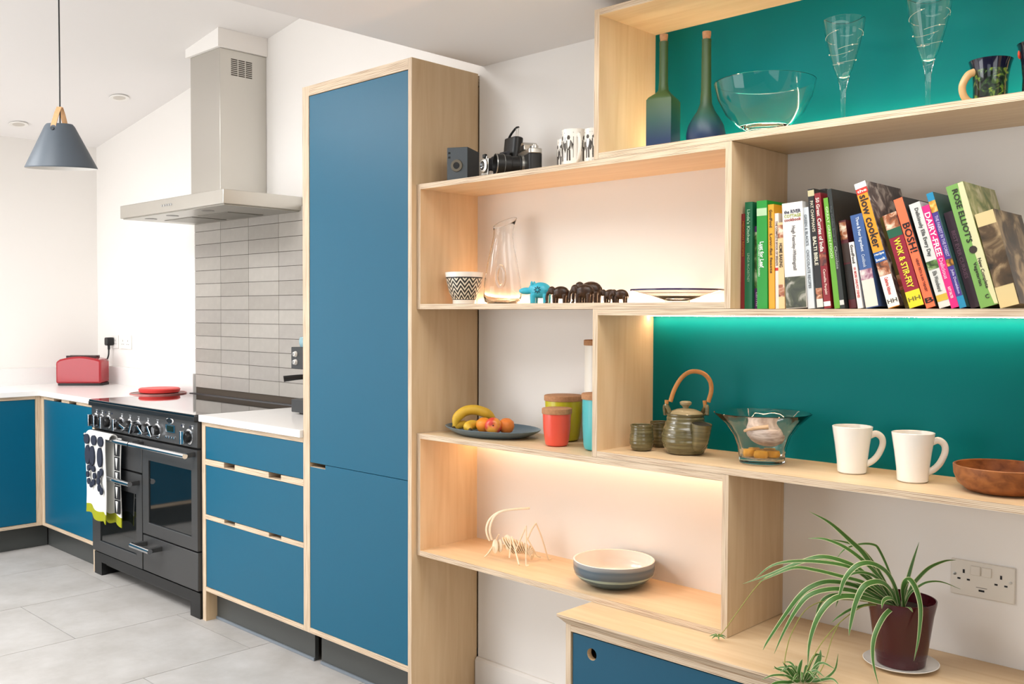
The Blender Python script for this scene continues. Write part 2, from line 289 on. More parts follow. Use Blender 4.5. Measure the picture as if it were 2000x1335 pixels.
wall('wall_left',MB().box(-3.97,-3.87,-4.7,YW,0,3.3),'white wall at the far end of the kitchen')
wall('wall_right',MB().box(3.6,3.7,-4.7,-3.2,0,3.3).box(3.6,3.7,-1.5,0,0,3.3).box(3.6,3.7,-3.2,-1.5,0,.95).box(3.6,3.7,-3.2,-1.5,2.15,3.3),None,TAUPE)
fw=MB()
for x0,x1,z0,z1 in ((-3.87,-3.5,0,3.3),(-3.5,-.5,2.2,3.3),(-.5,1.65,0,3.3),(1.65,3.15,0,.85),(1.65,3.15,2.05,3.3),(3.15,3.6,0,3.3)): fw.box(x0,x1,-4.7,-4.6,z0,z1)
wall('wall_front',fw,None,TAUPE)
fc=MB().box(.019,.119,-4.6,0,2.274,3.3)
for x0,x1,y0,y1 in ((.119,3.6,-.5,0),(.119,3.6,-4.6,-1.26),(.119,.8,-1.26,-.5),(2.4,3.6,-1.26,-.5)): fc.box(x0,x1,y0,y1,2.274,2.48)
struct('ceiling_flat',fc,CEIL,'lower flat white ceiling over the shelves')
sc=MB()
def slab(x0,x1,y0,y1):
    z=lambda x:2.465+.15*(x+3.87)
    sc.prism([(x0,z(x0)),(x1,z(x1)),(x1,z(x1)+.2),(x0,z(x0)+.2)],y0,y1,0,1)
slab(-3.87,.019,-1.6,YW); slab(-3.87,.019,-4.6,-3.1)
for a,b in ((-3.87,-3.0),(-2.1,-1.55),(-.65,.019)): slab(a,b,-3.1,-1.6)
struct('ceiling_slope',sc,CEIL,'sloping white ceiling over the kitchen')
struct('baseboard_back',MB().prism([(-.016,0),(0,0),(0,.118),(-.008,.118),(-.016,.108)],.003,.772,0,0),WHITE,'white skirting board below the shelves')
# splashback tiles, each laid on the kitchen wall
TILES=[mat('splash_tile_%d'%i,rgb(*c),.35,spec=.4,var=.10,vscale=25,bump=.06,bscale=60) for i,c in enumerate(((166,160,152),(158,152,144),(172,166,158),(162,156,149)))]
GR2=mat('dark_grout',rgb(78,68,58),.9)
gb=MB().box(-2.548,-.66,YW-.004,YW+.002,ZT,1.90); part(wall_kitchen,'grout_bed',gb,GR2)
tms=[MB().box(.0,.2835,0,.009,0,.0704).mesh('tile',m,0) for m in TILES]
for j in range(13):
    for i in range(7):
        if -2.545+.286*i>-.95: continue
        o=link('tile',random.choice(tms),wall_kitchen); o.location=(-2.545+.286*i,YW-.0095,1.878-.0728*(j+1)+.03)
# ------------------------------------------------------------------ recessed downlights (off)
def downlight(x,y,label):
    z=2.465+.15*(x+3.87); t=thing('downlight',label,'downlight',(x,y,z-.006),0,'downlights in the sloping ceiling')
    R=Matrix.Rotation(-math.atan(.15),4,'Y')
    b=MB().lathe([(.034,-.001),(.05,-.003),(.053,0),(.05,.004),(.034,.002),(.034,-.001)],32).xf(R); part(t,'trim_ring',b,PLASW)
    b=MB().lathe([(0,-.0005),(.034,-.0005)],32).xf(R); part(t,'lamp',b,mat('downlight_lamp',rgb(205,198,188),.3))
downlight(-2.914,-.025,'round white recessed downlight nearer the extractor chimney'); downlight(-3.60,-.33,'round white recessed downlight nearer the pendant lamp')
# ------------------------------------------------------------------ pendant lamp
t=thing('pendant_lamp','dark grey cone pendant lamp with tan leather strap on black cord','pendant lamp',(-1.76,-.8,2.0))
GREYM=mat('lamp_grey',rgb(78,86,94),.45,bump=.03,bscale=900); WIN=mat('lamp_inside',rgb(240,238,234),.5)
tilt=Matrix.Translation((0,0,.13))@Matrix.Rotation(math.radians(5),4,Vector((1,1,0)))@Matrix.Translation((0,0,-.13))
pr=[(.143,0),(.144,.004),(.060,.178),(.052,.188),(.012,.190),(.012,.187),(.051,.185),(.058,.176),(.141,.004),(.143,0)]
part(t,'shade',MB().lathe(pr,64,m=[0,0,0,0,0,1,1,1,1]).xf(tilt),[GREYM,WIN])
part(t,'bulb',MB().ball((0,0,.11),.028,.028,.034).lathe([(.014,.14),(.014,.19)],16),mat('opal_bulb',rgb(235,232,225),.3))
TAN=mat('tan_leather',rgb(206,158,112),.6,var=.08,vscale=80)
dirc=Vector((.70,-.71,0))
def strap(sg):
    n=dirc*sg; s=Vector((-n.y,n.x,0)); pts=[(n*.070+Vector((0,0,.152))),(n*.062+Vector((0,0,.178))),(n*.028+Vector((0,0,.235))),(n*.006+Vector((0,0,.262)))]
    b=MB(); w=.011; th=.003
    for i in range(len(pts)-1):
        p,q=pts[i],pts[i+1]; u=(q-p).normalized(); nn=u.cross(s).normalized()*th
        v=[p-s*w,p+s*w,q+s*w,q-s*w]; k=len(b.v); b.v+=[tuple(a) for a in v]+[tuple(a+nn) for a in v]
        for f in ((0,1,2,3),(7,6,5,4),(0,4,5,1),(1,5,6,2),(2,6,7,3),(3,7,4,0)): b.f.append(tuple(k+j for j in f)); b.m.append(0)
    return b
for sg in (1,-1):
    sp=part(t,'strap',strap(sg),TAN,smooth=0,label='tan leather strap')
    p=dirc*sg*.0735+Vector((0,0,.158)); b=MB().lathe([(0,.002),(.0075,.002),(.0075,-.003),(0,-.003)],20)
    b.xf(Matrix.Translation(p)@(dirc*sg).to_track_quat('Z','Y').to_matrix().to_4x4()); part(sp,'rivet',b,mat('dark_rivet',rgb(60,62,64),.4,metal=.6))
part(t,'cord',MB().tube([(0,0,.19),(0,0,.26),(.001,.0,.45),(0,0,.78)],.0032,8),BLKPL)
# ------------------------------------------------------------------ base cabinets and worktops on the left
def rail(x0,x1,z0,z1,y0,y1,notch,up=False,t=.005):
    """front rail with finger notches cut from below (or from above)"""
    o=[]
    if up:
        o=[(x0,z0),(x1,z0),(x1,z1)]
        for a,b in reversed(notch): o+=[(b,z1),(b,z0+t),(a,z0+t),(a,z1)]
        o+=[(x0,z1)]
    else:
        o=[(x0,z0)]
        for a,b in notch: o+=[(a,z0),(a,z1-t),(b,z1-t),(b,z0)]
        o+=[(x1,z0),(x1,z1),(x0,z1)]
    return MB().prism(o,y0,y1,0,1)
EZ=ply_edge(2); EX=ply_edge(0); EY=ply_edge(1)
t=thing('base_cabinet','blue-fronted base cabinet with two finger slots left of the range cooker','cabinet',(-2.97,-.05,0))
part(t,'side_panel',board(-2.622,-2.596,FY,YW-.004,0,.895,0),ply(0,2),True)
part(t,'corner_post',board(-3.335,-3.296,FY,-.29,.136,.895,0),ply(0,2),True)
part(t,'top_rail',rail(-3.296,-2.622,.876,.895,FY,-.26,[(-3.143,-3.033),(-2.926,-2.829)]),EZ,True,0)
part(t,'bottom_rail',board(-3.296,-2.622,FY,-.27,.136,.155,2),[EZ,EZ],True)
part(t,'carcass',MB().box(-3.33,-2.623,-.258,.24,.137,.893),ply_face(2),True)
part(t,'door',MB().box(-3.294,-2.624,FY+.002,-.297,.157,.874),BLUE,True,bevel=.001)
part(t,'plinth',MB().box(-3.39,-2.622,-.262,-.245,.001,.136),PLINTH,True)
t=thing('base_cabinet','blue-fronted base cabinet against the far left wall','cabinet',(-3.6,-1.0,0))
part(t,'corner_post',board(-3.36,-3.335,-.347,FY-.001,.136,.895,1),ply(1,2),True)
part(t,'top_rail',board(-3.36,-3.335,-1.60,-.347,.876,.895,2),[EZ,EZ],True)
part(t,'bottom_rail',board(-3.36,-3.335,-1.60,-.347,.136,.155,2),[EZ,EZ],True)
part(t,'carcass',MB().box(-3.865,-3.361,-1.60,-.262,.137,.893),ply_face(2),True)
part(t,'door',MB().box(-3.356,-3.337,-.965,-.349,.157,.874),BLUE,True,bevel=.001)
part(t,'door',MB().box(-3.356,-3.337,-1.59,-.969,.157,.874),BLUE,True,bevel=.001)
part(t,'plinth',MB().box(-3.43,-3.40,-1.60,-.264,.001,.136),PLINTH,True)
t=thing('worktop','white quartz worktop wrapping the kitchen corner left of the cooker','worktop',(-3.3,0,.895))
o=[(-3.868,YW-.002),(-3.868,-1.62),(-3.32,-1.62),(-3.32,-.331),(-2.592,-.331),(-2.592,YW-.002)]
part(t,'slab',MB().prism(o,.8955,ZT),WORKTOP,True,bevel=.0015)
part(t,'upstand',MB().box(-3.868,-3.848,-1.62,YW-.022,ZT,1.03),WORKTOP,True)
part(t,'upstand',MB().box(-3.868,-2.552,YW-.022,YW-.002,ZT,1.035),WORKTOP,True)
# ------------------------------------------------------------------ drawer unit and its worktop
t=thing('drawer_unit','unit of three blue drawers between the range cooker and tall cupboard','drawer unit',(-1.05,-.05,0))
part(t,'side_panel',board(-1.451,-1.421,FY,YW-.01,0,.895,0),ply(0,2),True)
part(t,'top_rail',board(-1.421,-.656,FY,-.26,.876,.895,2),[EZ,EZ],True)
for z0,z1 in ((.704,.730),(.461,.481)):
    part(t,'rail',rail(-1.421,-.656,z0,z1,FY,-.25,[(-1.259,-1.17),(-.904,-.813)],True),EZ,True,0)
part(t,'bottom_rail',board(-1.421,-.656,FY,-.27,.136,.155,2),[EZ,EZ],True)
part(t,'carcass',MB().box(-1.42,-.657,-.235,.23,.137,.893),ply_face(2),True)
for z0,z1 in ((.7315,.8745),(.4825,.7025),(.157,.4595)):
    part(t,'drawer_front',MB().box(-1.4195,-.6575,FY+.002,-.298,z0,z1),BLUE,True,bevel=.001)
part(t,'plinth',MB().box(-1.42,-.657,-.262,-.245,.001,.136),PLINTH,True)
part(t,'plinth_seal',MB().box(-1.42,-.657,-.268,-.262,.001,.012),mat('seal',rgb(120,128,136),.3),True)
single('worktop','white quartz worktop over the three drawers','worktop',MB().box(-.399,.3985,-.288,.288,0,.03),WORKTOP,(-1.055,-.043,.8955),bevel=.0015)
# ------------------------------------------------------------------ tall cupboard
t=thing('tall_cupboard','tall blue two-door cupboard with birch plywood sides reaching near the ceiling','cupboard',(-.33,-.05,0))
part(t,'side_panel',board(-.022,-.003,FY,-.002,0,2.251,0),ply(0,2),True)
part(t,'side_panel',board(-.655,-.6125,FY,YW-.012,.136,2.251,0),ply(0,2),True)
part(t,'top_panel',board(-.6125,-.022,FY,YW-.012,2.2135,2.251,2),ply(2,0),True)
part(t,'bottom_rail',board(-.6125,-.022,FY,-.27,.136,.156,2),[EZ,EZ],True)
part(t,'carcass',MB().box(-.612,-.023,-.24,.23,.137,2.21),ply_face(2),True)
part(t,'door',MB().box(-.611,-.0235,FY+.002,-.297,.8035,2.2115),BLUE,True,bevel=.001,label='tall blue upper door')
part(t,'door',MB().prism([(-.611,.1575),(-.0235,.1575),(-.0235,.802),(-.511,.802),(-.511,.786),(-.611,.786)],FY+.002,-.297,0,1),BLUE,True,0,label='blue lower door with a finger notch')
part(t,'notch_lip',MB().box(-.611,-.511,FY+.003,-.29,.784,.787),EZ,True)
part(t,'plinth',MB().box(-.612,-.023,-.262,-.245,.001,.136),PLINTH,True)
part(t,'plinth_seal',MB().box(-.612,-.023,-.268,-.262,.001,.012),mat('seal',rgb(120,128,136),.3),True)
# ------------------------------------------------------------------ range cooker
t=thing('range_cooker','slate grey range cooker with black glass hob and chrome rails','cooker',(-2.02,-.05,0))
DF=-.335
part(t,'body',MB().box(-2.588,-1.456,-.30,.20,.05,.90),SLATE,True)
part(t,'hob',MB().box(-2.586,-1.458,-.348,.215,.902,.9255),[HOB],True,bevel=.002,label='black glass hob')
part(t,'hob_edge',MB().box(-2.589,-1.4565,-.350,-.302,.893,.915),BLACK,True,bevel=.002)
part(t,'rear_vent',MB().box(-2.56,-1.48,.205,.228,.90,.929),mat('vent_grey',rgb(96,96,98),.4,metal=.5),True)
part(t,'control_panel',MB().box(-2.586,-1.458,DF,-.298,.774,.893),SLATE,True,bevel=.003)
KN=mat('knob_black',rgb(16,16,17),.3)
def knob(x,ang):
    k=MB().lathe([(0,-.002),(.036,-.002),(.036,.004),(.029,.006),(.0,.006)],28)
    M=Matrix.Translation((x+2.02,DF+.05,.82))@Matrix.Rotation(PI/2,4,'X')
    ko=part(t,'knob',k.xf(M),CHROME)
    g=MB().lathe([(.027,.004),(.0255,.022),(.021,.028),(0,.028)],28).xf(M); part(ko,'knob_body',g,KN)
    g=MB().box(-.0065,.0065,-.030,.030,.005,.046).xf(M@Matrix.Rotation(ang,4,'Z')); part(ko,'grip',g,[CHROME],bevel=.002)
for x,a in zip((-2.524,-2.455,-2.374,-2.223,-2.127,-2.034,-1.934,-1.836,-1.528),(0,0,0,0,1.3,-.5,1.0,.7,0)): knob(x,a)
LEGEND=mat('legend_white',rgb(200,202,204),.5)
for x in (-2.52,-2.45,-2.37,-2.22,-2.127,-2.034,-1.934,-1.836,-1.585,-1.50):
    part(t,'dial_legend',MB().box(x-.011,x+.011,DF-.0006,DF,.872,.8735).box(x-.005,x+.006,DF-.0006,DF,.857,.867),LEGEND,True,0)
b=MB().lathe([(0,.004),(.032,.004),(.038,.002),(.038,0)],36); b.xf(Matrix.Translation((-1.712,DF,.879))@Matrix.Rotation(PI/2,4,'X')@Matrix.Diagonal((1,.42,1,1))); bo=part(t,'badge',b,CHROME,True)
b=MB().lathe([(0,.0048),(.029,.0048)],36); b.xf(Matrix.Translation((-1.712,DF,.879))@Matrix.Rotation(PI/2,4,'X')@Matrix.Diagonal((1,.36,1,1))); part(bo,'badge_plate',b,BLACK,True)
bo=part(t,'clock_bezel',MB().box(-1.752,-1.662,DF-.003,DF,.825,.86),CHROME,True); part(bo,'clock_display',MB().box(-1.738,-1.676,DF-.004,DF-.002,.829,.856),mat('clock_green',rgb(24,34,22),.15),True)
for x in (-1.742,-1.717,-1.692,-1.668):
    part(t,'clock_button',MB().lathe([(.0065,0),(.0065,.006),(0,.007)],14).xf(Matrix.Translation((x,DF,.802))@Matrix.Rotation(PI/2,4,'X')),CHROME,True)
for x in (-2.488,-2.41,-2.335,-1.60,-1.52):
    part(t,'indicator',MB().lathe([(.004,0),(.004,.0015),(0,.002)],12).xf(Matrix.Translation((x,DF,.866))@Matrix.Rotation(PI/2,4,'X')),mat('indicator_blue',rgb(40,50,80),.2),True)
def framed_door(name,x0,x1,z0,z1,wx0,wx1,wz0,wz1):
    b=MB()
    for a in ((x0,x1,z0,wz0),(x0,x1,wz1,z1),(x0,wx0,wz0,wz1),(wx1,x1,wz0,wz1)): b.box(a[0],a[1],DF,-.302,a[2],a[3])
    bm=bmesh.new(); 
    d=part(t,name,b,SLATE,True,0)
    bm.from_mesh(d.data); bmesh.ops.remove_doubles(bm,verts=bm.verts,dist=1e-5); bm.to_mesh(d.data); bm.free()
    part(d,'door_window',MB().box(wx0-.002,wx1+.002,-.330,-.322,wz0-.002,wz1+.002),DGLASS,True)
    w=.006
    part(d,'window_trim',MB().box(wx0,wx1,-.3365,-.334,wz0-w*.4,wz0),mat('trim_grey',rgb(120,122,126),.3,metal=.7),True)
    return d
def bar(parent,x0,x1,z,y=-.388,r=.0125):
    h=part(parent,'handle',MB().tube([(x0,y,z),(x1,y,z)],r,20),CHROME,True)
    for x in (x0+.02,x1-.02): part(h,'bracket',MB().box(x-.012,x+.012,y,DF+.001,z-.010,z+.012),SLATE,True,bevel=.002)
    return h
d=part(t,'grill_door',MB().box(-2.584,-2.006,DF,-.302,.598,.765),SLATE,True,bevel=.003); bar(d,-2.535,-2.022,.744)
d=framed_door('oven_door',-2.584,-2.006,.128,.590,-2.489,-2.07,.188,.488); bar(d,-2.50,-2.022,.548)
d=framed_door('oven_door',-1.998,-1.459,.309,.765,-1.935,-1.514,.368,.670); bar(d,-2.014,-1.468,.744)
d=part(t,'storage_drawer',MB().box(-1.998,-1.459,DF,-.302,.128,.301),SLATE,True,bevel=.003); bar(d,-1.985,-1.79,.262,-.40)
o=[(-2.586,0),(-2.488,0),(-2.488,.082),(-1.545,.040),(-1.545,0),(-1.458,0),(-1.458,.118),(-2.586,.118)]
o=[(-2.586,.001),(-2.50,.001),(-2.50,.070),(-1.548,.070),(-1.548,.001),(-1.458,.001),(-1.458,.118),(-2.586,.118)]
part(t,'plinth',MB().prism(o,-.325,-.30,0,1),BLACK,True,0)
part(t,'foot',MB().box(-2.57,-2.51,-.30,.18,.001,.05),BLACK,True); part(t,'foot',MB().box(-1.54,-1.47,-.30,.18,.001,.05),BLACK,True)
# ------------------------------------------------------------------ tea towel over the oven rail
t=thing('tea_towel','white tea towel with navy flowers and olive hem hanging from the oven rail','towel',(-2.33,-.40,.33))
TWL=mat('towel_white',rgb(236,234,228),.95,bump=.5,bscale=700,sheen=.3); NAVY=mat('towel_navy',rgb(36,42,58),.95,bump=.5,bscale=700); OLIVE=mat('towel_olive',rgb(150,152,20),.95,bump=.5,bscale=700); TBLK=mat('towel_black',rgb(22,24,28),.95,bump=.4,bscale=700)
def sheet(name,x0,x1,yf,z0,z1,hem,mats,slant=0,wave=.006,ph=0):
    b=MB(); nx,nz=14,18; vid={}
    for side,off in ((0,0),(1,.004)):
        for i in range(nx+1):
            for j in range(nz+1):
                u=i/nx; w=j/nz; x=x0+(x1-x0)*u+.012*(1-w)*math.sin(u*3+ph)
                y=yf+off+wave*(1.1-w)*math.sin(u*11+ph)+.004*math.sin(w*5+ph); z=z0+(z1-z0)*w+slant*(u)*(1-w)+.008*math.sin(u*9+ph)*(1-w)
                vid[side,i,j]=len(b.v); b.v.append((x,y,z))
    for side in (0,1):
        for i in range(nx):
            for j in range(nz):
                q=(vid[side,i,j],vid[side,i+1,j],vid[side,i+1,j+1],vid[side,i,j+1]); b.f.append(q if side==0 else q[::-1]); b.m.append(1 if j<hem else 0)
    for i in range(nx): b.f.append((vid[0,i,0],vid[1,i,0],vid[1,i+1,0],vid[0,i+1,0])); b.m.append(1)
    for j in range(nz):
        b.f.append((vid[0,nx,j],vid[1,nx,j],vid[1,nx,j+1],vid[0,nx,j+1])); b.m.append(1 if j<hem else 0)
        b.f.append((vid[0,0,j+1],vid[1,0,j+1],vid[1,0,j],vid[0,0,j])); b.m.append(1 if j<hem else 0)
    return part(t,name,b,mats,True,60)
sheet('front_fall',-2.475,-2.235,-.412,.355,.755,2,[TWL,OLIVE],-.035)
sheet('back_fall',-2.40,-2.165,-.366,.325,.755,2,[TWL,OLIVE],-.01,.005,1.5)
b=MB(); n=12
for k in range(n+1):
    a=PI*k/n; y=-.389-.023*math.cos(a); z=.750+.026*math.sin(a)
    for x in (-2.475,-2.20): b.v.append((x,y,z))
for k in range(n+1):
    a=PI*k/n; y=-.389-.019*math.cos(a); z=.750+.022*math.sin(a)
    for x in (-2.475,-2.20): b.v.append((x,y,z))
N=2*(n+1)
for k in range(n):
    b.f.append((2*k,2*k+1,2*k+3,2*k+2)); b.f.append((N+2*k+2,N+2*k+3,N+2*k+1,N+2*k)); b.f.append((2*k+1,N+2*k+1,N+2*k+3,2*k+3)); b.f.append((2*k,2*k+2,N+2*k+2,N+2*k)); b.m+=[0]*4
part(t,'fold',b,TWL,True,60)
def motif(cx,cz,rx,rz,m=NAVY,y=-.4235,rot=0):
    b=MB().lathe([(0,.001),(1,.001),(1,-.006)],20).xf(Matrix.Translation((cx,y,cz))@Matrix.Rotation(PI/2,4,'X')@Matrix.Rotation(rot,4,'Z')@Matrix.Diagonal((rx,rz,1,1)))
    part(t,'printed_motif',b,m,True)
for x,rx in ((-2.44,.030),(-2.355,.030),(-2.275,.030)):
    motif(x,.735,rx,.026)
for x in (-2.43,-2.375,-2.285): motif(x,.655,.028,.050)
for k in range(8): motif(-2.39+.040*math.cos(k*PI/4),.555+.048*math.sin(k*PI/4),.016,.016)
for k in range(5): motif(-2.27+.034*math.cos(k*PI/4+PI/2),.535+.048*math.sin(k*PI/4+PI/2),.016,.019)
for k in range(5):
    z=.70-.072*k
    part(t,'printed_motif',MB().prism([(-2.225,z-.034),(-2.17,z-.034),(-2.17,z+.034),(-2.225,z+.034)],-.374,-.371,0,1),TBLK,True,0)
    part(t,'printed_motif',MB().prism([(-2.198,z-.028),(-2.186,z+.028),(-2.21,z+.028)],-.376,-.3735,0,1),TWL,True,0)
# ------------------------------------------------------------------ extractor hood
t=thing('extractor_hood','stainless steel chimney extractor hood above the cooker','extractor hood',(-2.02,.03,1.878))
b=MB(); x0,x1,y0,y1,z0,z1=-2.565,-1.49,-.182,YW-.001,1.878,1.949
part(t,'canopy',MB().box(x0,x1,y0,y1,z0+.004,z1),STEEL,True,bevel=.003)
part(t,'underside_panel',MB().box(x0+.012,x1-.012,y0+.012,y1-.01,z0-.001,z0+.005),mat('hood_filter',rgb(170,168,160),.3,metal=.9),True)
for x in (-2.40,-2.16,-1.80): part(t,'hood_lamp',MB().lathe([(0,-.003),(.03,-.003),(.034,.001)],24).xf(Matrix.Translation((x,-.09,z0))),mat('hood_lamp_glass',rgb(120,118,112),.3),True)
for x in (-2.28,-1.92): part(t,'filter',MB().box(x-.15,x+.15,.0,.20,z0-.004,z0),mat('filter_mesh',rgb(140,138,130),.4,metal=.9),True,bevel=.002)
for k in range(5): part(t,'button',MB().lathe([(.0055,0),(.0055,.004),(0,.0045)],12).xf(Matrix.Translation((-2.085+.024*k,y0,1.915))@Matrix.Rotation(PI/2,4,'X')),CHROME,True)
ch=part(t,'chimney',MB().box(-2.105,-1.81,-.016,y1,z1,2.683),STEEL,True,bevel=.002)
GRL=mat('grille_dark',rgb(60,52,44),.6)
for i in range(3):
    for j in range(9):
        y=.045+.041*i; z=2.64-.0095*j
        part(ch,'grille_slot',MB().box(-1.812,-1.8088,y,y+.035,z-.0048,z),GRL,True,0)
z=lambda x:2.465+.15*(x+3.87)
single('plaster_box','white plastered box joining the hood chimney to the ceiling','boxing',MB().prism([(-2.125,2.684),(-1.797,2.684),(-1.797,z(-1.797)-.0005),(-2.125,z(-2.125)-.0005)],-.032,y1,0,1),WHITE,smooth=0)
# ------------------------------------------------------------------ toaster, plug and sockets
t=thing('toaster','glossy red toaster on the worktop in the kitchen corner','toaster',(-3.615,.040,ZT+.0006),math.radians(47))
RED=mat('toaster_red',rgb(164,22,34),.25,coat=.4)
def toast_outline():
    o=[(-.138,.012),(.138,.012),(.138,.158)]
    for k in range(1,12): a=k/12; o.append((.138-.276*a,.158+.030*math.sin(PI*(a*.86+.08))-.0075))
    o.append((-.138,.146)); return o
b=MB().prism(toast_outline(),-.075,.075,0,1); part(t,'shell',b,RED,bevel=.012)
part(t,'base',MB().rbox(-.132,.142,-.07,.07,0,.014,.02),BLKPL)
for y in (-.03,.03): part(t,'slot',MB().box(-.085,.09,y-.012,y+.012,.165,.1845),mat('slot_dark',rgb(50,20,20),.5))
d=MB().lathe([(0,.014),(.012,.014),(.014,.006),(.018,0)],20).xf(Matrix.Translation((-.138,.01,.038))@Matrix.Rotation(-PI/2,4,'Y')); part(t,'browning_dial',d,CHROME)
d=MB().lathe([(0,.004),(.020,.004),(.020,0)],20).xf(Matrix.Translation((-.138,-.012,.038))@Matrix.Rotation(-PI/2,4,'Y')); part(t,'dial_plate',d,mat('dial_white',rgb(225,222,215),.3))
part(t,'lever',MB().box(-.152,-.136,-.012,.012,.100,.108),RED)
def socket(x0,x1,z0,z1,y,label,pins):
    t=thing('wall_socket',label,'socket',((x0+x1)/2,y,(z0+z1)/2),0,None)
    part(t,'plate',MB().box(x0,x1,y-.008,y,z0,z1),PLASW,True,bevel=.003)
    for px,pz in pins: 
        for dx,dz,w,h in ((0,.012,.002,.005),(-.011,-.010,.0035,.002),(.011,-.010,.0035,.002)):
            part(t,'pin_hole',MB().box(px+dx-w,px+dx+w,y-.0088,y-.0079,pz+dz-h,pz+dz+h),mat('pin_shade',rgb(120,112,106),.6) if y>.1 else BLKPL,True,0)
    return t
socket(-3.668,-3.556,1.150,1.237,YW,'white wall socket holding the black toaster plug',[(-3.59,1.19)])
socket(-3.518,-3.366,1.150,1.237,YW,'white wall socket above the upstand, empty, nearer the cooker',[(-3.48,1.19),(-3.41,1.19)])
t=thing('power_plug','black plug with cable in the socket behind the red toaster','plug',(-3.60,YW-.01,1.17))
b=MB().rbox(-.024,.024,-.026,.026,-.045,-.001,.012); b.xf(Matrix.Translation((-3.625,YW-.009,1.195))@Matrix.Rotation(-PI/2,4,'X'))
part(t,'plug_body',b,BLKPL,True,bevel=.004)
part(t,'cable',MB().tube(spline([(-3.625,YW-.035,1.172),(-3.625,YW-.035,1.140),(-3.622,YW-.04,1.10),(-3.632,YW-.055,1.06),(-3.65,YW-.075,1.035)],5),[.008]*5+[.005]*16,10),BLKPL,True)
# ------------------------------------------------------------------ red lid on a splatter screen behind the hob
t=thing('splatter_screen','flat wire splatter screen lying at the back corner of the hob','splatter screen',(-2.66,.07,.9255))
part(t,'mesh_disc',MB().lathe([(0,0),(.148,0),(.148,.004),(0,.004)],48),mat('wire_mesh',rgb(150,130,125),.5,metal=.6,bump=.6,bscale=900))
part(t,'rim',MB().lathe([(.146,0),(.152,0),(.152,.006),(.146,.006),(.146,0)],48),mat('wire_rim',rgb(190,120,115),.4,metal=.4))
single('silicone_lid','coral red silicone lid lying on the wire splatter screen','lid',MB().lathe([(0,0),(.10,0),(.108,.004),(.112,.020),(.105,.026),(0,.028)],48),mat('coral_silicone',rgb(226,66,62),.45),(-2.655,.075,.932))
# ------------------------------------------------------------------ coffee machine behind the tall cupboard
t=thing('coffee_machine','dark grey espresso machine with two white dials beside the tall cupboard','coffee machine',(-1.07,.10,ZT))
GM=mat('machine_grey',rgb(58,60,62),.4,metal=.3)
part(t,'drip_tray',MB().box(-1.205,-.96,-.01,.215,ZT+.009,ZT+.068),GM,True,bevel=.003)
part(t,'tray_foot',MB().box(-1.17,-.99,.01,.19,ZT,ZT+.009),BLKPL,True)
part(t,'column',MB().box(-1.19,-.97,.12,.215,ZT+.068,1.132),GM,True)
part(t,'head',MB().box(-1.205,-.96,-.01,.215,1.130,1.228),GM,True,bevel=.003)
for z_ in (1.161,1.197):
    k=part(t,'dial',MB().lathe([(.013,0),(.013,.004),(.009,.014),(0,.015)],20).xf(Matrix.Translation((-1.166,-.01,z_))@Matrix.Rotation(PI/2,4,'X')),PLASW,True)
    part(k,'dial_mark',MB().box(-1.168,-1.164,-.0265,-.0245,z_-.006,z_+.006),BLKPL,True)
part(t,'portafilter',MB().lathe([(.03,1.077),(.033,1.082),(.033,1.130)],24,(-1.10,.05,0)),CHROME,True)
part(t,'portafilter_handle',MB().tube([(-1.11,.03,1.098),(-1.14,-.03,1.094),(-1.165,-.075,1.088)],[.011,.012,.014],14),BLKPL,True)
part(t,'water_tank',MB().lathe([(0,1.2285),(.028,1.2285),(.034,1.243),(.034,1.261),(.030,1.273),(0,1.278)],24,(-1.155,.04,0)),mat('tank_blue',rgb(168,208,220),.15,trans=.4),True)
# ------------------------------------------------------------------ open shelf boxes of birch ply
TK=.018; SF=-.2934
A0,A1=1.3955,1.8227; C0=.546; C1=.9688; B1=2.248; XB=.7745; XA=1.225; XR=2.02
def shelf_box(name,label,x0,x1,z0,z1,back,led):
    t=thing(name,label,'shelf',((x0+x1)/2,SF/2,z0))
    part(t,'top_board',board(x0+TK,x1-TK,SF,-.001,z1-TK,z1-.0005,2),ply(2,0),True)
    part(t,'bottom_board',board(x0+TK,x1-TK,SF,-.001,z0+.0005,z0+TK,2),ply(2,0),True)
    part(t,'side_board',board(x0,x0+TK,SF,-.001,z0+.0005,z1-.0005,0),ply(0,2),True)
    part(t,'side_board',board(x1-TK,x1,SF,-.001,z0+.0005,z1-.0005,0),ply(0,2),True)
    part(t,'back_panel',MB().box(x0+TK,x1-TK,-.0208,-.002,z0+TK,z1-TK),back,True,0)
    z=z1-TK-.0035 if led=='top' else z0+TK+.0035
    if led=='top': z+=.0024
    else: z-=.0024
    y=-.046 if led=='top' else -.031
    part(t,'led_strip',MB().box(x0+TK+.004,x1-TK-.004,y-.004,y+.004,z-.001,z+.001),(LEDM if back is not TEAL else LEDT if led=='top' else LEDB),True,0,label='glowing warm white light strip')
    return t
shelf_box('shelf_box','birch ply shelf box with pale back holding the carafe and elephants',-.002,XA,A0,A1,BACKW,'bottom')
shelf_box('shelf_box','birch ply shelf box with pale back holding the grasshopper model',-.002,XA,C0,C1,BACKW,'top')
shelf_box('shelf_box','topmost birch ply shelf box with teal back holding bottles and wine glasses',XB,XR,A1,B1,TEAL,'bottom')
shelf_box('shelf_box','birch ply shelf box with teal back holding the teapot and white mugs',XB,XR,C1,A0,TEAL,'top')
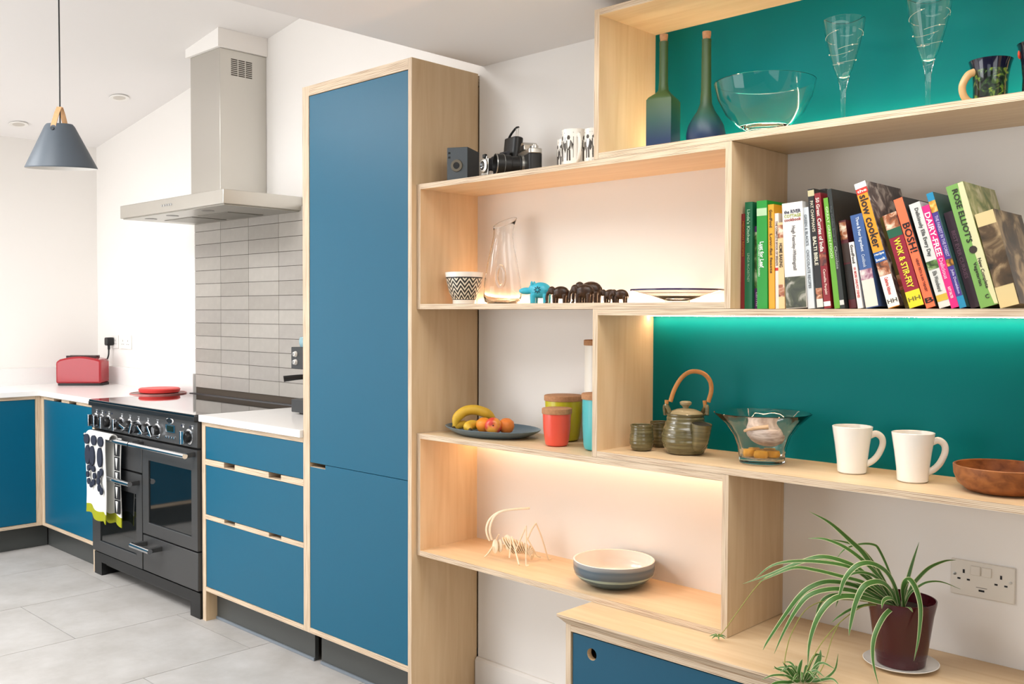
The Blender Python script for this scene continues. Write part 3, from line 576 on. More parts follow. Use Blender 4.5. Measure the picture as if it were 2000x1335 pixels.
# ------------------------------------------------------------------ low sideboard
t=thing('sideboard','low birch sideboard with petrol blue sliding door and round finger hole','sideboard',(1.45,-.22,0))
SX0,SX1,SY=.775,2.20,-.446; ZS=.5455
b=MB(); rings=[]
for z,i in ((.518,.019),(.536,.003),(.5385,0),(ZS,0)):
    k=len(b.v); b.v+=[(SX0+i,SY+i,z),(SX1-i,SY+i,z),(SX1-i,-.001,z),(SX0+i,-.001,z)]; rings.append(k)
for r0,r1 in zip(rings,rings[1:]):
    for k in range(4): b.f.append((r0+k,r0+(k+1)%4,r1+(k+1)%4,r1+k)); b.m.append(1)
b.f.append(tuple(rings[-1]+k for k in range(4))); b.m.append(0); b.f.append(tuple(rings[0]+k for k in (3,2,1,0))); b.m.append(1)
part(t,'top',b,ply(2,0),True,0)
part(t,'side_panel',board(.794,.812,-.428,-.003,.0,.518,0),ply(0,2),True)
part(t,'side_panel',board(2.163,2.181,-.428,-.003,.0,.518,0),ply(0,2),True)
part(t,'top_rail',board(.812,2.163,-.428,-.003,.500,.518,2),ply(2,0),True)
part(t,'floor_board',board(.812,2.163,-.428,-.003,.08,.098,2),ply(2,0),True)
part(t,'inner_back',MB().box(.812,2.163,-.03,-.012,.098,.50),ply_face(0),True)
def holed_door(x0,x1,y0,y1,z0,z1,hx,hz,r,m):
    b=MB(); n=32; s=.03
    for a in ((x0,x1,z0,hz-s),(x0,x1,hz+s,z1),(x0,hx-s,hz-s,hz+s),(hx+s,x1,hz-s,hz+s)): b.box(a[0],a[1],y0,y1,a[2],a[3])
    for k in range(n):
        a0,a1=2*PI*k/n,2*PI*(k+1)/n
        def sq(a):
            c,d=math.cos(a),math.sin(a); q=s/max(abs(c),abs(d)); return hx+q*c,hz+q*d
        def ci(a): return hx+r*math.cos(a),hz+r*math.sin(a)
        p,q,u,v=sq(a0),sq(a1),ci(a0),ci(a1)
        b.quad([(p[0],y0,p[1]),(u[0],y0,u[1]),(v[0],y0,v[1]),(q[0],y0,q[1])][::-1]); b.quad([(u[0],y0,u[1]),(u[0],y1,u[1]),(v[0],y1,v[1]),(v[0],y0,v[1])],1)
    bm=bmesh.new(); o=part(t,'sliding_door',b,m,True,0); bm.from_mesh(o.data); bmesh.ops.remove_doubles(bm,verts=bm.verts,dist=1e-5); bm.to_mesh(o.data); bm.free(); return o
holed_door(.817,1.50,-.424,-.406,.1,.496,.884,.452,.0165,[BLUE2,ply_face(0)])
part(t,'sliding_door',MB().box(1.48,2.16,-.402,-.386,.1,.498),BLUE2,True,0)
# ------------------------------------------------------------------ double socket by the plant
t=thing('wall_socket','double white wall socket with two switches beside the spider plant','socket',(1.7515,0,.741))
SOC=mat('socket_white',rgb(226,220,210),.35)
part(t,'plate',MB().box(1.6785,1.8245,-.006,0,.698,.784),SOC,True,bevel=.002)
for x in (1.7365,1.7615): part(t,'switch',MB().box(x-.011,x+.011,-.0095,-.005,.752,.774),SOC,True,bevel=.001)
for x in (1.709,1.794):
    for dx,dz,w,h in ((0,.757,.0022,.0045),(-.011,.738,.0035,.002),(.011,.738,.0035,.002)):
        part(t,'pin_hole',MB().box(x+dx-w,x+dx+w,-.0068,-.005,dz-h,dz+h),BLKPL,True,0)
for x in (1.688,1.815): part(t,'screw',MB().lathe([(.0038,0),(.0038,.001),(0,.0015)],12).xf(Matrix.Translation((x,-.006,.748))@Matrix.Rotation(PI/2,4,'X')),STEEL,True)
part(t,'usb_port',MB().box(1.744,1.757,-.0068,-.005,.714,.7185),BLKPL,True,0)
part(t,'print_mark',MB().box(1.738,1.763,-.0064,-.0055,.7225,.724),mat('grey_print',rgb(130,124,116),.6),True,0)
# ------------------------------------------------------------------ shared makers
def remesh(o,v,sm=3):
    m=o.modifiers.new('skin','REMESH'); m.mode='VOXEL'; m.voxel_size=v; m.use_smooth_shade=True
    if sm: s=o.modifiers.new('soften','SMOOTH'); s.iterations=sm; s.factor=.5
    return o
def cup_profile(pts,th,base=.006):
    """closed profile from an outer outline (r,z): outer side up, inner side down"""
    inner=[(max(r-th,.001),z) for r,z in pts if z>base+.001]
    inner=[(max(pts[0][0]-th,.001),base)]+inner
    return [(0,0)]+pts+[(pts[-1][0]-th*.5,pts[-1][1]+th*.25)]+inner[::-1]+[(0,base)]
def handle(pts,r,n=10,flat=1,k=6): return MB().tube(spline(pts,k),r,n,flat=flat)
def decal(parent,name,poly,rad,m,zs=0,ang0=0,off=.0004):
    """flat print wrapped on a cup: poly in (arc metres, z); rad(z) gives the cup radius"""
    b=MB(); v=[]
    for u,z in poly:
        R=rad(z); a=ang0+u/R; v.append(((R+off)*math.cos(a),(R+off)*math.sin(a),z))
    b.quad(v); return part(parent,name,b,m,smooth=0)
# ------------------------------------------------------------------ cameras on the upper shelf
BLEATH=mat('black_leatherette',rgb(48,51,53),.65,bump=.5,bscale=900); BLK2=mat('camera_black',rgb(22,22,22),.45); SILV=mat('camera_silver',rgb(200,198,192),.3,metal=1)
def yrot(M): return M@Matrix.Rotation(PI/2,4,'X')
t=thing('box_camera','grey black vintage box camera with round lens against the tall cupboard','camera',(.112,-.183,A1+.0006),math.radians(27))
part(t,'body',MB().box(-.037,.037,-.058,.06,0,.117),BLEATH,bevel=.002)
part(t,'front_plate',MB().box(-.0365,.0365,-.0605,-.0575,.001,.116),mat('box_front',rgb(74,80,84),.6,bump=.4,bscale=800),bevel=.001)
l=part(t,'lens_ring',MB().lathe([(.0115,0),(.0115,.003),(.020,.003),(.021,0),(.019,-.001)],32).xf(yrot(Matrix.Translation((-.002,-.0605,.055)))),mat('ring_metal',rgb(120,112,98),.4,metal=.8))
part(l,'lens',MB().lathe([(0,.0012),(.0115,.0012)],24).xf(yrot(Matrix.Translation((-.002,-.0605,.055)))),DGLASS)
for z in (.098,.083): part(t,'finder_window',MB().box(-.032,-.025,-.0615,-.06,z-.003,z+.003),DGLASS)
t=thing('folding_camera','black folding bellows camera with carrying strap beside the box camera','camera',(.285,-.150,A1+.0006),math.radians(-14))
out=[]
for k in range(13):
    a=PI*k/12; out.append((.040*math.cos(a) if False else .038*math.cos(a),.118+.026*math.sin(a)))
body=MB().rbox(-.041,.041,-.018,.018,.03,.172,.017,6).xf(Matrix.Translation((0,.012,-.028))@Matrix.Rotation(math.radians(-6),4,'X'))
part(t,'body',body,BLK2,bevel=.004)
bl=MB(); prev=None; N=9
for k in range(N):
    f=k/(N-1); y=-.006-.07*f; s=(.030-.012*f)*(1 if k%2==0 else .86); zc=.066-.022*f
    bl.v+=[(-s,y,zc-s),(s,y,zc-s),(s,y,zc+s),(-s,y,zc+s)]
    if k:
        for j in range(4): bl.f.append((4*k-4+j,4*k-4+(j+1)%4,4*k+(j+1)%4,4*k+j)); bl.m.append(0)
part(t,'bellows',bl,mat('bellows_leather',rgb(44,44,48),.7),smooth=0)
part(t,'bed',MB().box(-.034,.034,-.10,.0,.004,.009),BLK2,bevel=.001)
part(t,'bed_prop',MB().box(-.003,.003,-.075,-.008,.0095,.014).xf(Matrix.Translation((.036,0,0))),SILV)
part(t,'bed_prop',MB().box(-.003,.003,-.075,-.008,.0095,.014).xf(Matrix.Translation((-.036,0,0))),SILV)
s=part(t,'lens_standard',MB().box(-.022,.022,-.084,-.079,.008,.066),SILV,bevel=.002)
M=yrot(Matrix.Translation((0,-.084,.042)))
part(s,'shutter_ring',MB().lathe([(.015,0),(.024,0),(.024,.006),(.019,.009),(.015,.009),(.015,0)],32).xf(M),SILV)
part(s,'lens',MB().lathe([(.0,.004),(.009,.005),(.015,.009),(.015,0)],24).xf(M),DGLASS)
part(s,'lever',MB().tube([(.020,-.089,.060),(.025,-.089,.070)],.002,8),SILV)
part(s,'finder',MB().box(-.008,.008,-.088,-.078,.067,.080),BLK2,bevel=.002)
st=part(t,'strap',handle([(-.026,.024,.141),(-.014,.026,.156),(.006,.028,.170),(.018,.030,.176),(.026,.031,.176)],.0048,8,flat=.6),BLK2)
part(st,'strap_loop',MB().tube([(.016,.029,.174),(.018,.026,.143),(.028,.027,.143),(.027,.031,.174)],.0016,6),SILV)
t=thing('slr_camera','black and silver film camera with long lens on the upper shelf','camera',(.405,-.165,A1+.0006),math.radians(-30))
part(t,'body',MB().rbox(-.068,.068,-.022,.022,0,.066,.010),BLK2,bevel=.002)
part(t,'top_plate',MB().rbox(-.068,.068,-.022,.022,.066,.082,.010),SILV,bevel=.002)
pz=MB(); 
pz.prism([(-.024,.082),(.024,.082),(.020,.100),(.008,.108),(-.008,.108),(-.020,.100)],-.026,.020,0,1)
pr_=part(t,'prism_housing',pz,SILV,bevel=.002); part(pr_,'name_plate',MB().box(-.020,.020,-.0275,-.0255,.083,.098),BLK2)
part(t,'shutter_dial',MB().lathe([(.010,.082),(.010,.092),(0,.093)],24,(.036,0,0)),BLK2); part(t,'rewind_knob',MB().lathe([(.011,.082),(.011,.090),(.006,.090),(.006,.095),(0,.096)],24,(.056,0,0)),SILV)
M=yrot(Matrix.Translation((-.010,-.022,.037)))
l=part(t,'lens_barrel',MB().lathe([(.030,0),(.030,.012),(.028,.014),(.028,.040),(.031,.042),(.031,.064),(.033,.066),(.033,.090),(.029,.091),(.027,.080),(0,.078)],36).xf(M),BLK2)
part(l,'silver_ring',MB().lathe([(.0305,.0),(.0318,.0),(.0318,.008),(.0305,.008)],36).xf(M),SILV); part(l,'silver_ring',MB().lathe([(.0332,.088),(.0338,.089),(.0332,.091)],36).xf(M),SILV); part(l,'silver_ring',MB().lathe([(.0312,.063),(.0330,.0645),(.0312,.066)],36).xf(M),SILV)
part(l,'front_glass',MB().lathe([(0,.083),(.02,.081),(.027,.079)],30).xf(M),DGLASS)
# ------------------------------------------------------------------ printed mugs on the upper shelf
CHINA=mat('white_china',rgb(240,235,226),.18,coat=.3); INK=mat('ink_print',rgb(74,68,62),.5,var=.75,vscale=260)
FIG=[[(-.018,.070),(-.010,.072),(-.009,.050),(-.014,.042),(-.019,.052)],[(.0165,.028),(.018,.028),(.0185,.088),(.0165,.088)],[(-.006,.086),(-.003,.092),(.003,.092),(.006,.086),(.004,.080),(-.004,.080)],[(-.009,.078),(.009,.078),(.008,.056),(.005,.050),(-.005,.050),(-.008,.056)],[(-.007,.050),(-.001,.050),(-.002,.020),(-.007,.020)],[(.001,.050),(.007,.050),(.008,.020),(.002,.020)],[(.009,.077),(.017,.066),(.013,.050),(.010,.062)]]
def china_mug(label,loc,rz,r,h,figs,hang=None):
    t=thing('printed_mug',label,'mug',loc,rz,'white mugs printed with ink figures')
    pts=[(r*.92,0),(r,.004),(r,h*.5),(r,h-.001)]
    part(t,'cup',MB().lathe(cup_profile(pts,.0035),40),CHINA)
    if hang is not None:
        o=part(t,'handle',handle([(r-.003,0,h*.80),(r+.014,0,h*.82),(r+.026,0,h*.62),(r+.024,0,h*.38),(r+.010,0,h*.2),(r-.003,0,h*.17)],.0055),CHINA); o.rotation_euler=(0,0,hang)
    for a,sc in figs:
        for poly in FIG: decal(t,'printed_figure',[(u*sc,z*h/.112) for u,z in poly],lambda z:r,INK,0,a)
        decal(t,'printed_band',[(-.016,.098*h/.112),(.016,.098*h/.112),(.016,.1015*h/.112),(-.016,.1015*h/.112)],lambda z:r,INK,0,a)
        decal(t,'printed_band',[(-.018,.010*h/.112),(.018,.010*h/.112),(.018,.013*h/.112),(-.018,.013*h/.112)],lambda z:r,INK,0,a)
china_mug('tallest white mug printed with figures, middle of the three by the cameras',(.615,-.19,A1+.0006),0,.0395,.118,[(-1.35,.9),(-.05,.85),(-2.05,.8)],-.62)
china_mug('white printed mug at the back, nearest the cameras',(.545,-.135,A1+.0006),.0,.037,.104,[(-1.5,1),(-.9,.9),(-2.1,.9)],2.6)
china_mug('white printed mug tucked against the topmost shelf box',(.714,-.205,A1+.0006),.0,.037,.106,[(-1.7,1),(-1.05,1)],1.2)
# ------------------------------------------------------------------ inside the upper pale box
ZA=A0+TK+.0006
t=thing('patterned_bowl','small cream bowl with black herringbone pattern next to the carafe','bowl',(.104,-.17,ZA))
def herring():
    m,nt,b=nodes('herringbone_glaze'); L=nt.links.new
    tc=nt.nodes.new('ShaderNodeTexCoord'); s=nt.nodes.new('ShaderNodeSeparateXYZ'); L(tc.outputs['Object'],s.inputs[0])
    at=nt.nodes.new('ShaderNodeMath'); at.operation='ARCTAN2'; L(s.outputs[1],at.inputs[0]); L(s.outputs[0],at.inputs[1])
    mu=nt.nodes.new('ShaderNodeMath'); mu.operation='MULTIPLY'; mu.inputs[1].default_value=13/(2*PI); L(at.outputs[0],mu.inputs[0])
    pp=nt.nodes.new('ShaderNodeMath'); pp.operation='PINGPONG'; pp.inputs[1].default_value=.5; L(mu.outputs[0],pp.inputs[0])
    zz=nt.nodes.new('ShaderNodeMath'); zz.operation='MULTIPLY'; zz.inputs[1].default_value=26; L(s.outputs[2],zz.inputs[0])
    ad=nt.nodes.new('ShaderNodeMath'); ad.operation='ADD'; L(pp.outputs[0],ad.inputs[0]); L(zz.outputs[0],ad.inputs[1])
    m3=nt.nodes.new('ShaderNodeMath'); m3.operation='MULTIPLY'; m3.inputs[1].default_value=2*PI*2.4; L(ad.outputs[0],m3.inputs[0])
    si=nt.nodes.new('ShaderNodeMath'); si.operation='SINE'; L(m3.outputs[0],si.inputs[0])
    r=nt.nodes.new('ShaderNodeValToRGB'); r.color_ramp.elements[0].position=.45; r.color_ramp.elements[0].color=rgb(38,36,32); r.color_ramp.elements[1].position=.75; r.color_ramp.elements[1].color=rgb(226,216,196)
    ma=nt.nodes.new('ShaderNodeMath'); ma.operation='MULTIPLY_ADD'; ma.inputs[1].default_value=.5; ma.inputs[2].default_value=.5; L(si.outputs[0],ma.inputs[0])
    L(ma.outputs[0],r.inputs['Fac']); L(r.outputs['Color'],b.inputs['Base Color']); b.inputs['Roughness'].default_value=.4; return m
pts=[(.040,0),(.040,.014),(.041,.016),(.052,.040),(.060,.072),(.0635,.088),(.064,.092),(.0655,.100),(.066,.108)]
prof=cup_profile(pts,.004)
ms=[0]*len(prof); 
for i,(r,z) in enumerate(prof[:len(pts)]):
    ms[i]=0
ms[2]=2; ms[3]=1; ms[4]=1; ms[5]=1; ms[6]=2
part(t,'bowl',MB().lathe(prof,56,m=ms),[CHINA,herring(),mat('black_line',rgb(30,28,26),.4)])
t=thing('glass_carafe','clear glass carafe with slanted lip and pierced thumb hole','carafe',(.240,-.12,ZA+.0003))
pts=[(.050,0),(.060,.006),(.0645,.025),(.0635,.06),(.058,.10),(.049,.15),(.040,.19),(.035,.22),(.034,.24),(.036,.258),(.040,.274)]
b=MB().lathe(cup_profile(pts,.0018,.006),56)
for i,(x,y,z) in enumerate(b.v):
    if z>.19:
        f=(z-.19)/.085; d=(x*(.72*.75-.69*.66)+y*(.69*.75+.72*.66))/.040; b.v[i]=(x+.008*f*f*.72,y+.008*f*f*.69,z+.021*d*f)
part(t,'vessel',b,GLASS,smooth=60)
rimp=[]
for k in range(41):
    a=2*PI*k/40; x,y=.0392*math.cos(a),.0392*math.sin(a); d=(x*(.72*.75-.69*.66)+y*(.69*.75+.72*.66))/.040; rimp.append((x+.0078*.72,y+.0078*.69,.2745+.0208*d))
part(t,'lip',MB().tube(rimp,.0013,8,cap=False),mat('lip_glint',rgb(240,232,222),.08,trans=.5,ior=1.2))  # whitish tube stands in for the bright glint along the glass rim
ring=[]
for k in range(33):
    a=2*PI*k/32; q=Vector((.69,-.72,0)); s=Vector((.72,.69,0)); ring.append(s*(.013*math.cos(a)-.006)+Vector((0,0,.092+.034*math.sin(a)))+q*.030)
part(t,'thumb_hole',MB().tube(ring,.006,10),GLASS,smooth=60)
STONE=mat('turquoise_soapstone',rgb(52,168,192),.4,var=.12,vscale=60)
EBONY=wood('dark_carved_wood',rgb(30,20,14),rgb(66,42,26),(90,90,30),.35)
t=thing('soapstone_hippo','turquoise carved stone hippo with flower mark leading the elephants','figurine',(.428,-.155,ZA),.4)
b=MB().ball((.014,0,.043),.036,.026,.026).ball((-.034,-.002,.041),.026,.012,.0115).ball((-.008,0,.048),.018,.018,.018).ball((-.012,.012,.064),.005,.005,.009,10,8).ball((-.012,-.012,.064),.005,.005,.009,10,8)
for x,y in ((-.008,-.012),(-.008,.012),(.036,-.012),(.036,.012)): b.tube([(x,y,.0),(x,y,.03)],[.0095,.0105],12)
remesh(part(t,'body',b,STONE),.0016)
for k in range(8):
    a=k*PI/4; M=Matrix.Translation((.012+.008*math.cos(a),-.0262,.044+.008*math.sin(a)))@Matrix.Rotation(PI/2,4,'X')@Matrix.Rotation(a,4,'Z')@Matrix.Diagonal((.0045,.0014,.002,1))
    part(t,'flower_petal',MB().ball((0,0,0),1,1,1,10,6).xf(M),mat('petal_dark',rgb(24,44,60),.6))
def elephant(label,loc,s,rz=0):
    t=thing('wooden_elephant',label,'figurine',loc,rz,'carved dark wooden elephants'); k=s
    b=MB().ball((.012*k,0,.036*k),.030*k,.018*k,.021*k,18,10).ball((-.020*k,0,.043*k),.013*k,.011*k,.014*k,16,10)
    b.tube(spline([(-.028*k,0,.040*k),(-.036*k,0,.030*k),(-.038*k,0,.016*k),(-.037*k,0,.005*k),(-.043*k,0,.002*k)],4),[.0065*k]*4+[.005*k]*6+[.0035*k]*7,10)
    for y in (-.013,.013): b.ball((-.014*k,y*k,.042*k),.007*k,.003*k,.011*k,12,8)
    for x,y in ((-.008,-.009),(-.006,.009),(.028,-.009),(.030,.009)): b.tube([(x*k,y*k,0),(x*k,y*k,.028*k)],[.0058*k,.0075*k],10)
    b.tube([(.040*k,0,.042*k),(.044*k,0,.030*k),(.043*k,0,.018*k)],.002*k,6)
    remesh(part(t,'body',b,EBONY),.0013*k+.0002)
elephant('dark wooden elephant right behind the turquoise hippo',(.518,-.155,ZA),.96,.32)
elephant('largest dark wooden elephant, half hidden by a smaller one',(.613,-.125,ZA),1.20,.3)
elephant('dark wooden elephant standing in front of the largest one',(.648,-.195,ZA),1.0,.3)
elephant('small dark wooden elephant, leading the pair by the glass dish',(.720,-.155,ZA),.74,.3)
elephant('smallest dark wooden elephant, last before the glass dish',(.768,-.165,ZA),.72,.3)
t=thing('glass_dish','shallow clear glass dish with dark blue rim at the end of the shelf','dish',(.972,-.157,ZA+.0003))
pts=[(.034,0),(.036,.004),(.040,.008),(.075,.019),(.110,.027),(.1325,.0335)]
part(t,'dish',MB().lathe(cup_profile(pts,.003,.007),56),GLASS,smooth=60)
part(t,'rim',MB().lathe([(.1305,.033),(.1335,.033),(.1338,.0375),(.1308,.0378),(.1305,.033)],56),mat('cobalt_rim',rgb(34,26,74),.15))
# ------------------------------------------------------------------ on top of the lower left box
ZC=C1+.0006
t=thing('oval_platter','blue grey ribbed oval platter holding the fruit','platter',(.222,-.150,ZC))
BLUEG=mat('blue_grey_glaze',rgb(92,112,124),.3,var=.12,vscale=14)
S=Matrix.Diagonal((1,.66,1,1))
part(t,'platter',MB().lathe(cup_profile([(.13,0),(.14,.002),(.165,.011),(.185,.021),(.1915,.0262)],.005,.0055),72,fn=lambda a,z:1+(.006*math.cos(36*a) if z>.006 else 0)).xf(S),BLUEG)
YEL=mat('banana_skin',rgb(214,172,52),.5,var=.12,vscale=50); BRN=mat('banana_tip',rgb(60,44,26),.7)
def banana(label,loc,pts,r):
    t=thing('banana',label,'banana',loc,0,'bananas on the platter'); P=spline(pts,5); n=len(P)
    rs=[r*min(1,.42+2.6*min(i/(n-1),1-i/(n-1))) for i in range(n)]
    part(t,'fruit',MB().tube(P,rs,12),YEL); part(t,'stalk',MB().tube([P[0],P[0]+(P[0]-P[1]).normalized()*.010],[r*.42,r*.34],8),BRN); part(t,'tip',MB().tube([P[-1],P[-1]+(P[-1]-P[-2]).normalized()*.005],[r*.40,r*.25],8),BRN)
zp=.0065
banana('large banana arching over the other bananas on the platter',(.135,-.15,ZC+zp),[(-.040,-.055,.016),(-.040,-.045,.045),(-.025,-.020,.068),(.0,.008,.072),(.028,.038,.058),(.042,.055,.040)],.0175)
banana('short banana lying at the front of the platter',(.165,-.19,ZC+zp),[(.020,-.028,.014),(.0,-.018,.022),(-.005,.006,.026),(-.001,.040,.020)],.0165)
banana('banana end poking out on the far side of the fruit',(.108,-.185,ZC+zp),[(-.012,-.024,.013),(-.016,-.008,.018),(-.016,.02,.020),(-.013,.05,.017)],.014)
ORA=mat('orange_peel',rgb(234,140,40),.4,bump=.4,bscale=900); PEA=None
def peach_mat():
    m,nt,b=nodes('nectarine_skin'); L=nt.links.new; tc=nt.nodes.new('ShaderNodeTexCoord'); n=nt.nodes.new('ShaderNodeTexNoise'); n.inputs['Scale'].default_value=22; n.inputs['Detail'].default_value=2; L(tc.outputs['Object'],n.inputs['Vector'])
    r=nt.nodes.new('ShaderNodeValToRGB'); r.color_ramp.elements[0].position=.42; r.color_ramp.elements[0].color=rgb(206,66,54); r.color_ramp.elements[1].position=.6; r.color_ramp.elements[1].color=rgb(238,168,62)
    L(n.outputs['Fac'],r.inputs['Fac']); L(r.outputs['Color'],b.inputs['Base Color']); b.inputs['Roughness'].default_value=.35; return m
PEA=peach_mat()
def fruit(name,label,x,y,r,m,dim):
    t=thing(name,label,'fruit',(x,y,ZC+zp),0,'fruit on the platter')
    b=MB().lathe([(0,.0),(r*.45,.06*r),(r*.8,.4*r),(r,r*.95),(r*.9,1.5*r),(r*.5,1.84*r),(r*.15,1.82*r),(0,1.74*r)],28)
    M=Matrix.Translation((0,0,r))@Matrix.Rotation(math.radians(80 if dim else 10),4,Vector((.72,.69,0)))@Matrix.Translation((0,0,-r)); part(t,'flesh',b.xf(M),m,smooth=80)
    if dim: part(t,'stalk_dimple',MB().ball((0,0,1.745*r),.14*r,.14*r,.05*r,12,8).xf(M),BRN)
fruit('clementine','bright orange clementine between the bananas and nectarines',.205,-.172,.0275,ORA,False)
fruit('nectarine','red and yellow nectarine with its stalk hollow facing forward',.254,-.176,.029,PEA,True)
fruit('apricot','plain orange apricot at the back of the fruit',.272,-.132,.0275,mat('apricot_skin',rgb(228,128,52),.5,var=.15,vscale=40),False)
def cork_jar(label,loc,rb,rt_,h,col,name):
    t=thing('storage_jar',label,'jar',loc,0,'bamboo storage jars with cork lids')
    lid=.018
    part(t,'jar',MB().lathe(cup_profile([(rb*.78,0),(rb*.93,.004),(rb,.016),(rb+(rt_-rb)*.5,h*.45),(rt_-.003,h-lid)],.003),48),mat(name,col,.32,coat=.2))
    part(t,'lid',MB().lathe([(0,h-lid),(rt_-.001,h-lid),(rt_,h-lid+.002),(rt_,h-.002),(rt_-.003,h),(0,h)],48),CORK)
cork_jar('small coral red jar with cork lid in front of the yellow-green one',(.547,-.188,ZC),.038,.0475,.118,rgb(222,82,62),'jar_coral')
cork_jar('yellow-green jar with cork lid behind the coral red one',(.479,-.078,ZC),.053,.0635,.148,rgb(186,176,30),'jar_lime')
cork_jar('turquoise jar with cork lid beside the shelf box side',(.702,-.168,ZC),.049,.056,.172,rgb(70,172,176),'jar_turquoise')
cork_jar('tall cream jar with cork lid standing behind the turquoise one',(.600,-.052,ZC),.039,.045,.330,rgb(232,226,214),'jar_cream')
# ------------------------------------------------------------------ inside the lower teal box
ZD=C1+TK+.0006
def olive_glaze():
    m,nt,b=nodes('olive_glaze'); L=nt.links.new; tc=nt.nodes.new('ShaderNodeTexCoord'); mp=nt.nodes.new('ShaderNodeMapping'); mp.inputs['Scale'].default_value=(14,14,150); L(tc.outputs['Object'],mp.inputs[0])
    n=nt.nodes.new('ShaderNodeTexNoise'); n.inputs['Scale'].default_value=1; n.inputs['Detail'].default_value=5; L(mp.outputs[0],n.inputs['Vector'])
    r=nt.nodes.new('ShaderNodeValToRGB'); r.color_ramp.elements[0].position=.35; r.color_ramp.elements[0].color=rgb(82,74,46); r.color_ramp.elements[1].position=.7; r.color_ramp.elements[1].color=rgb(114,104,68)
    L(n.outputs['Fac'],r.inputs['Fac']); L(r.outputs['Color'],b.inputs['Base Color']); b.inputs['Roughness'].default_value=.25; b.inputs['Coat Weight'].default_value=.4; return m
OLG=olive_glaze()
def ribbed(pts,n,amp):
    out=[]; N=60
    for i in range(N+1):
        f=i/N*(len(pts)-1); k=min(int(f),len(pts)-2); u=f-k
        p0=pts[max(k-1,0)]; p1=pts[k]; p2=pts[k+1]; p3=pts[min(k+2,len(pts)-1)]
        cr=lambda a,b,c,d:.5*(2*b+(c-a)*u+(2*a-5*b+4*c-d)*u*u+(3*b-a-3*c+d)*u**3)
        r=cr(p0[0],p1[0],p2[0],p3[0]); z=cr(p0[1],p1[1],p2[1],p3[1]); out.append((r+amp*math.sin(i*n*2*PI/N),z))
    return out
for lab,loc in (('small ribbed olive tea cup in front, left of the teapot',(.875,-.190,ZD)),('small ribbed olive tea cup at the back, half hidden by the teapot',(.868,-.085,ZD))):
    t=thing('tea_cup',lab,'cup',loc,0,'olive stoneware tea cups')
    part(t,'cup',MB().lathe(cup_profile(ribbed([(.022,0),(.030,.006),(.0345,.025),(.0335,.045),(.0315,.062),(.033,.074)],9,.0004),.003),40),OLG)
t=thing('teapot','olive stoneware teapot with cane overhead handle','teapot',(.998,-.150,ZD))
part(t,'pot',MB().lathe(cup_profile(ribbed([(.042,0),(.052,.004),(.063,.025),(.0665,.045),(.063,.068),(.055,.09),(.0525,.105),(.056,.114)],9,.0008),.004),56),OLG)
ld=part(t,'lid',MB().lathe([(.049,.108),(.051,.110),(.044,.118),(.026,.125),(.008,.128),(.008,.131),(.010,.134),(.016,.139),(.017,.145),(.012,.148),(0,.149)],40),mat('lid_glaze',rgb(150,134,100),.4,var=.15,vscale=60))
fdir=Vector((.93,-.37,0)); sdir=Vector((.80,.60,0))
sp=MB(); P=[fdir*.034+Vector((0,0,.020)),fdir*.060+Vector((0,0,.032)),fdir*.074+Vector((0,0,.058)),fdir*.079+Vector((0,0,.092))]
sp.tube(spline(P,5),[.010+.0180*(i/15)**.55 for i in range(16)],20,cap=False); part(t,'spout',sp,OLG,smooth=70)
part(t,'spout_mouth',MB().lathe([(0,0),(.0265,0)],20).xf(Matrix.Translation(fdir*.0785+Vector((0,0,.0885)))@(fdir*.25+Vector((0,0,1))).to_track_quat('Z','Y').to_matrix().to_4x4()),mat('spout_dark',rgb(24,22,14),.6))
CANE=mat('cane',rgb(186,126,66),.55,var=.2,vscale=120,bump=.4,bscale=500)
for sg in (-1,1):
    v=sdir*sg; part(t,'lug',MB().tube(spline([v*.050+Vector((0,0,.108))-fdir*.012,v*.056+Vector((0,0,.130))-fdir*.004,v*.056+Vector((0,0,.134))+fdir*.006,v*.050+Vector((0,0,.110))+fdir*.016],5),.006,10),OLG)
    part(t,'lashing',MB().tube([v*.054+Vector((0,0,.131)),v*.053+Vector((0,0,.150))],[.0045,.0062],10),CANE)
hp=[-sdir*.053+Vector((0,0,.146)),-sdir*.042+Vector((0,0,.180)),-sdir*.022+Vector((0,0,.214)),sdir*.004+Vector((0,0,.2315)),sdir*.036+Vector((0,0,.228)),sdir*.056+Vector((0,0,.208)),sdir*.061+Vector((0,0,.180)),sdir*.053+Vector((0,0,.146))]
part(t,'handle',MB().tube(spline([p+sdir*.010 for p in hp],6),.0062,14),CANE,label='curved cane handle')
t=thing('glass_bowl','flared cut glass bowl filled with a shell and dried fruit','glass bowl',(1.243,-.157,ZD+.0003))
pts=[(.056,0),(.059,.003),(.060,.02),(.064,.045),(.075,.075),(.095,.103),(.127,.133)]
part(t,'bowl',MB().lathe(cup_profile(pts,.0045,.016),64,fn=lambda a,z:1+(.010*math.cos(16*a) if z>.03 else 0)),CUTG,smooth=30)
SHELLM=wood('shell_pattern',rgb(120,100,92),rgb(212,196,184),(25,25,120),.4)
t=thing('sea_shell','large grey brown striped shell resting in the cut glass bowl','shell',(1.243,-.157,ZD+.046))
b=MB().ball((0,0,.034),.052,.046,.031,28,16); part(t,'shell',b.xf(Matrix.Rotation(.25,4,'Y')),SHELLM); part(t,'lip',MB().tube([(-.034,-.030,.040),(0,-.044,.050),(.034,-.028,.055)],.004,8),mat('shell_lip',rgb(206,168,128),.4))
AMB=mat('dried_fruit',rgb(216,150,20),.45,var=.2,vscale=60)
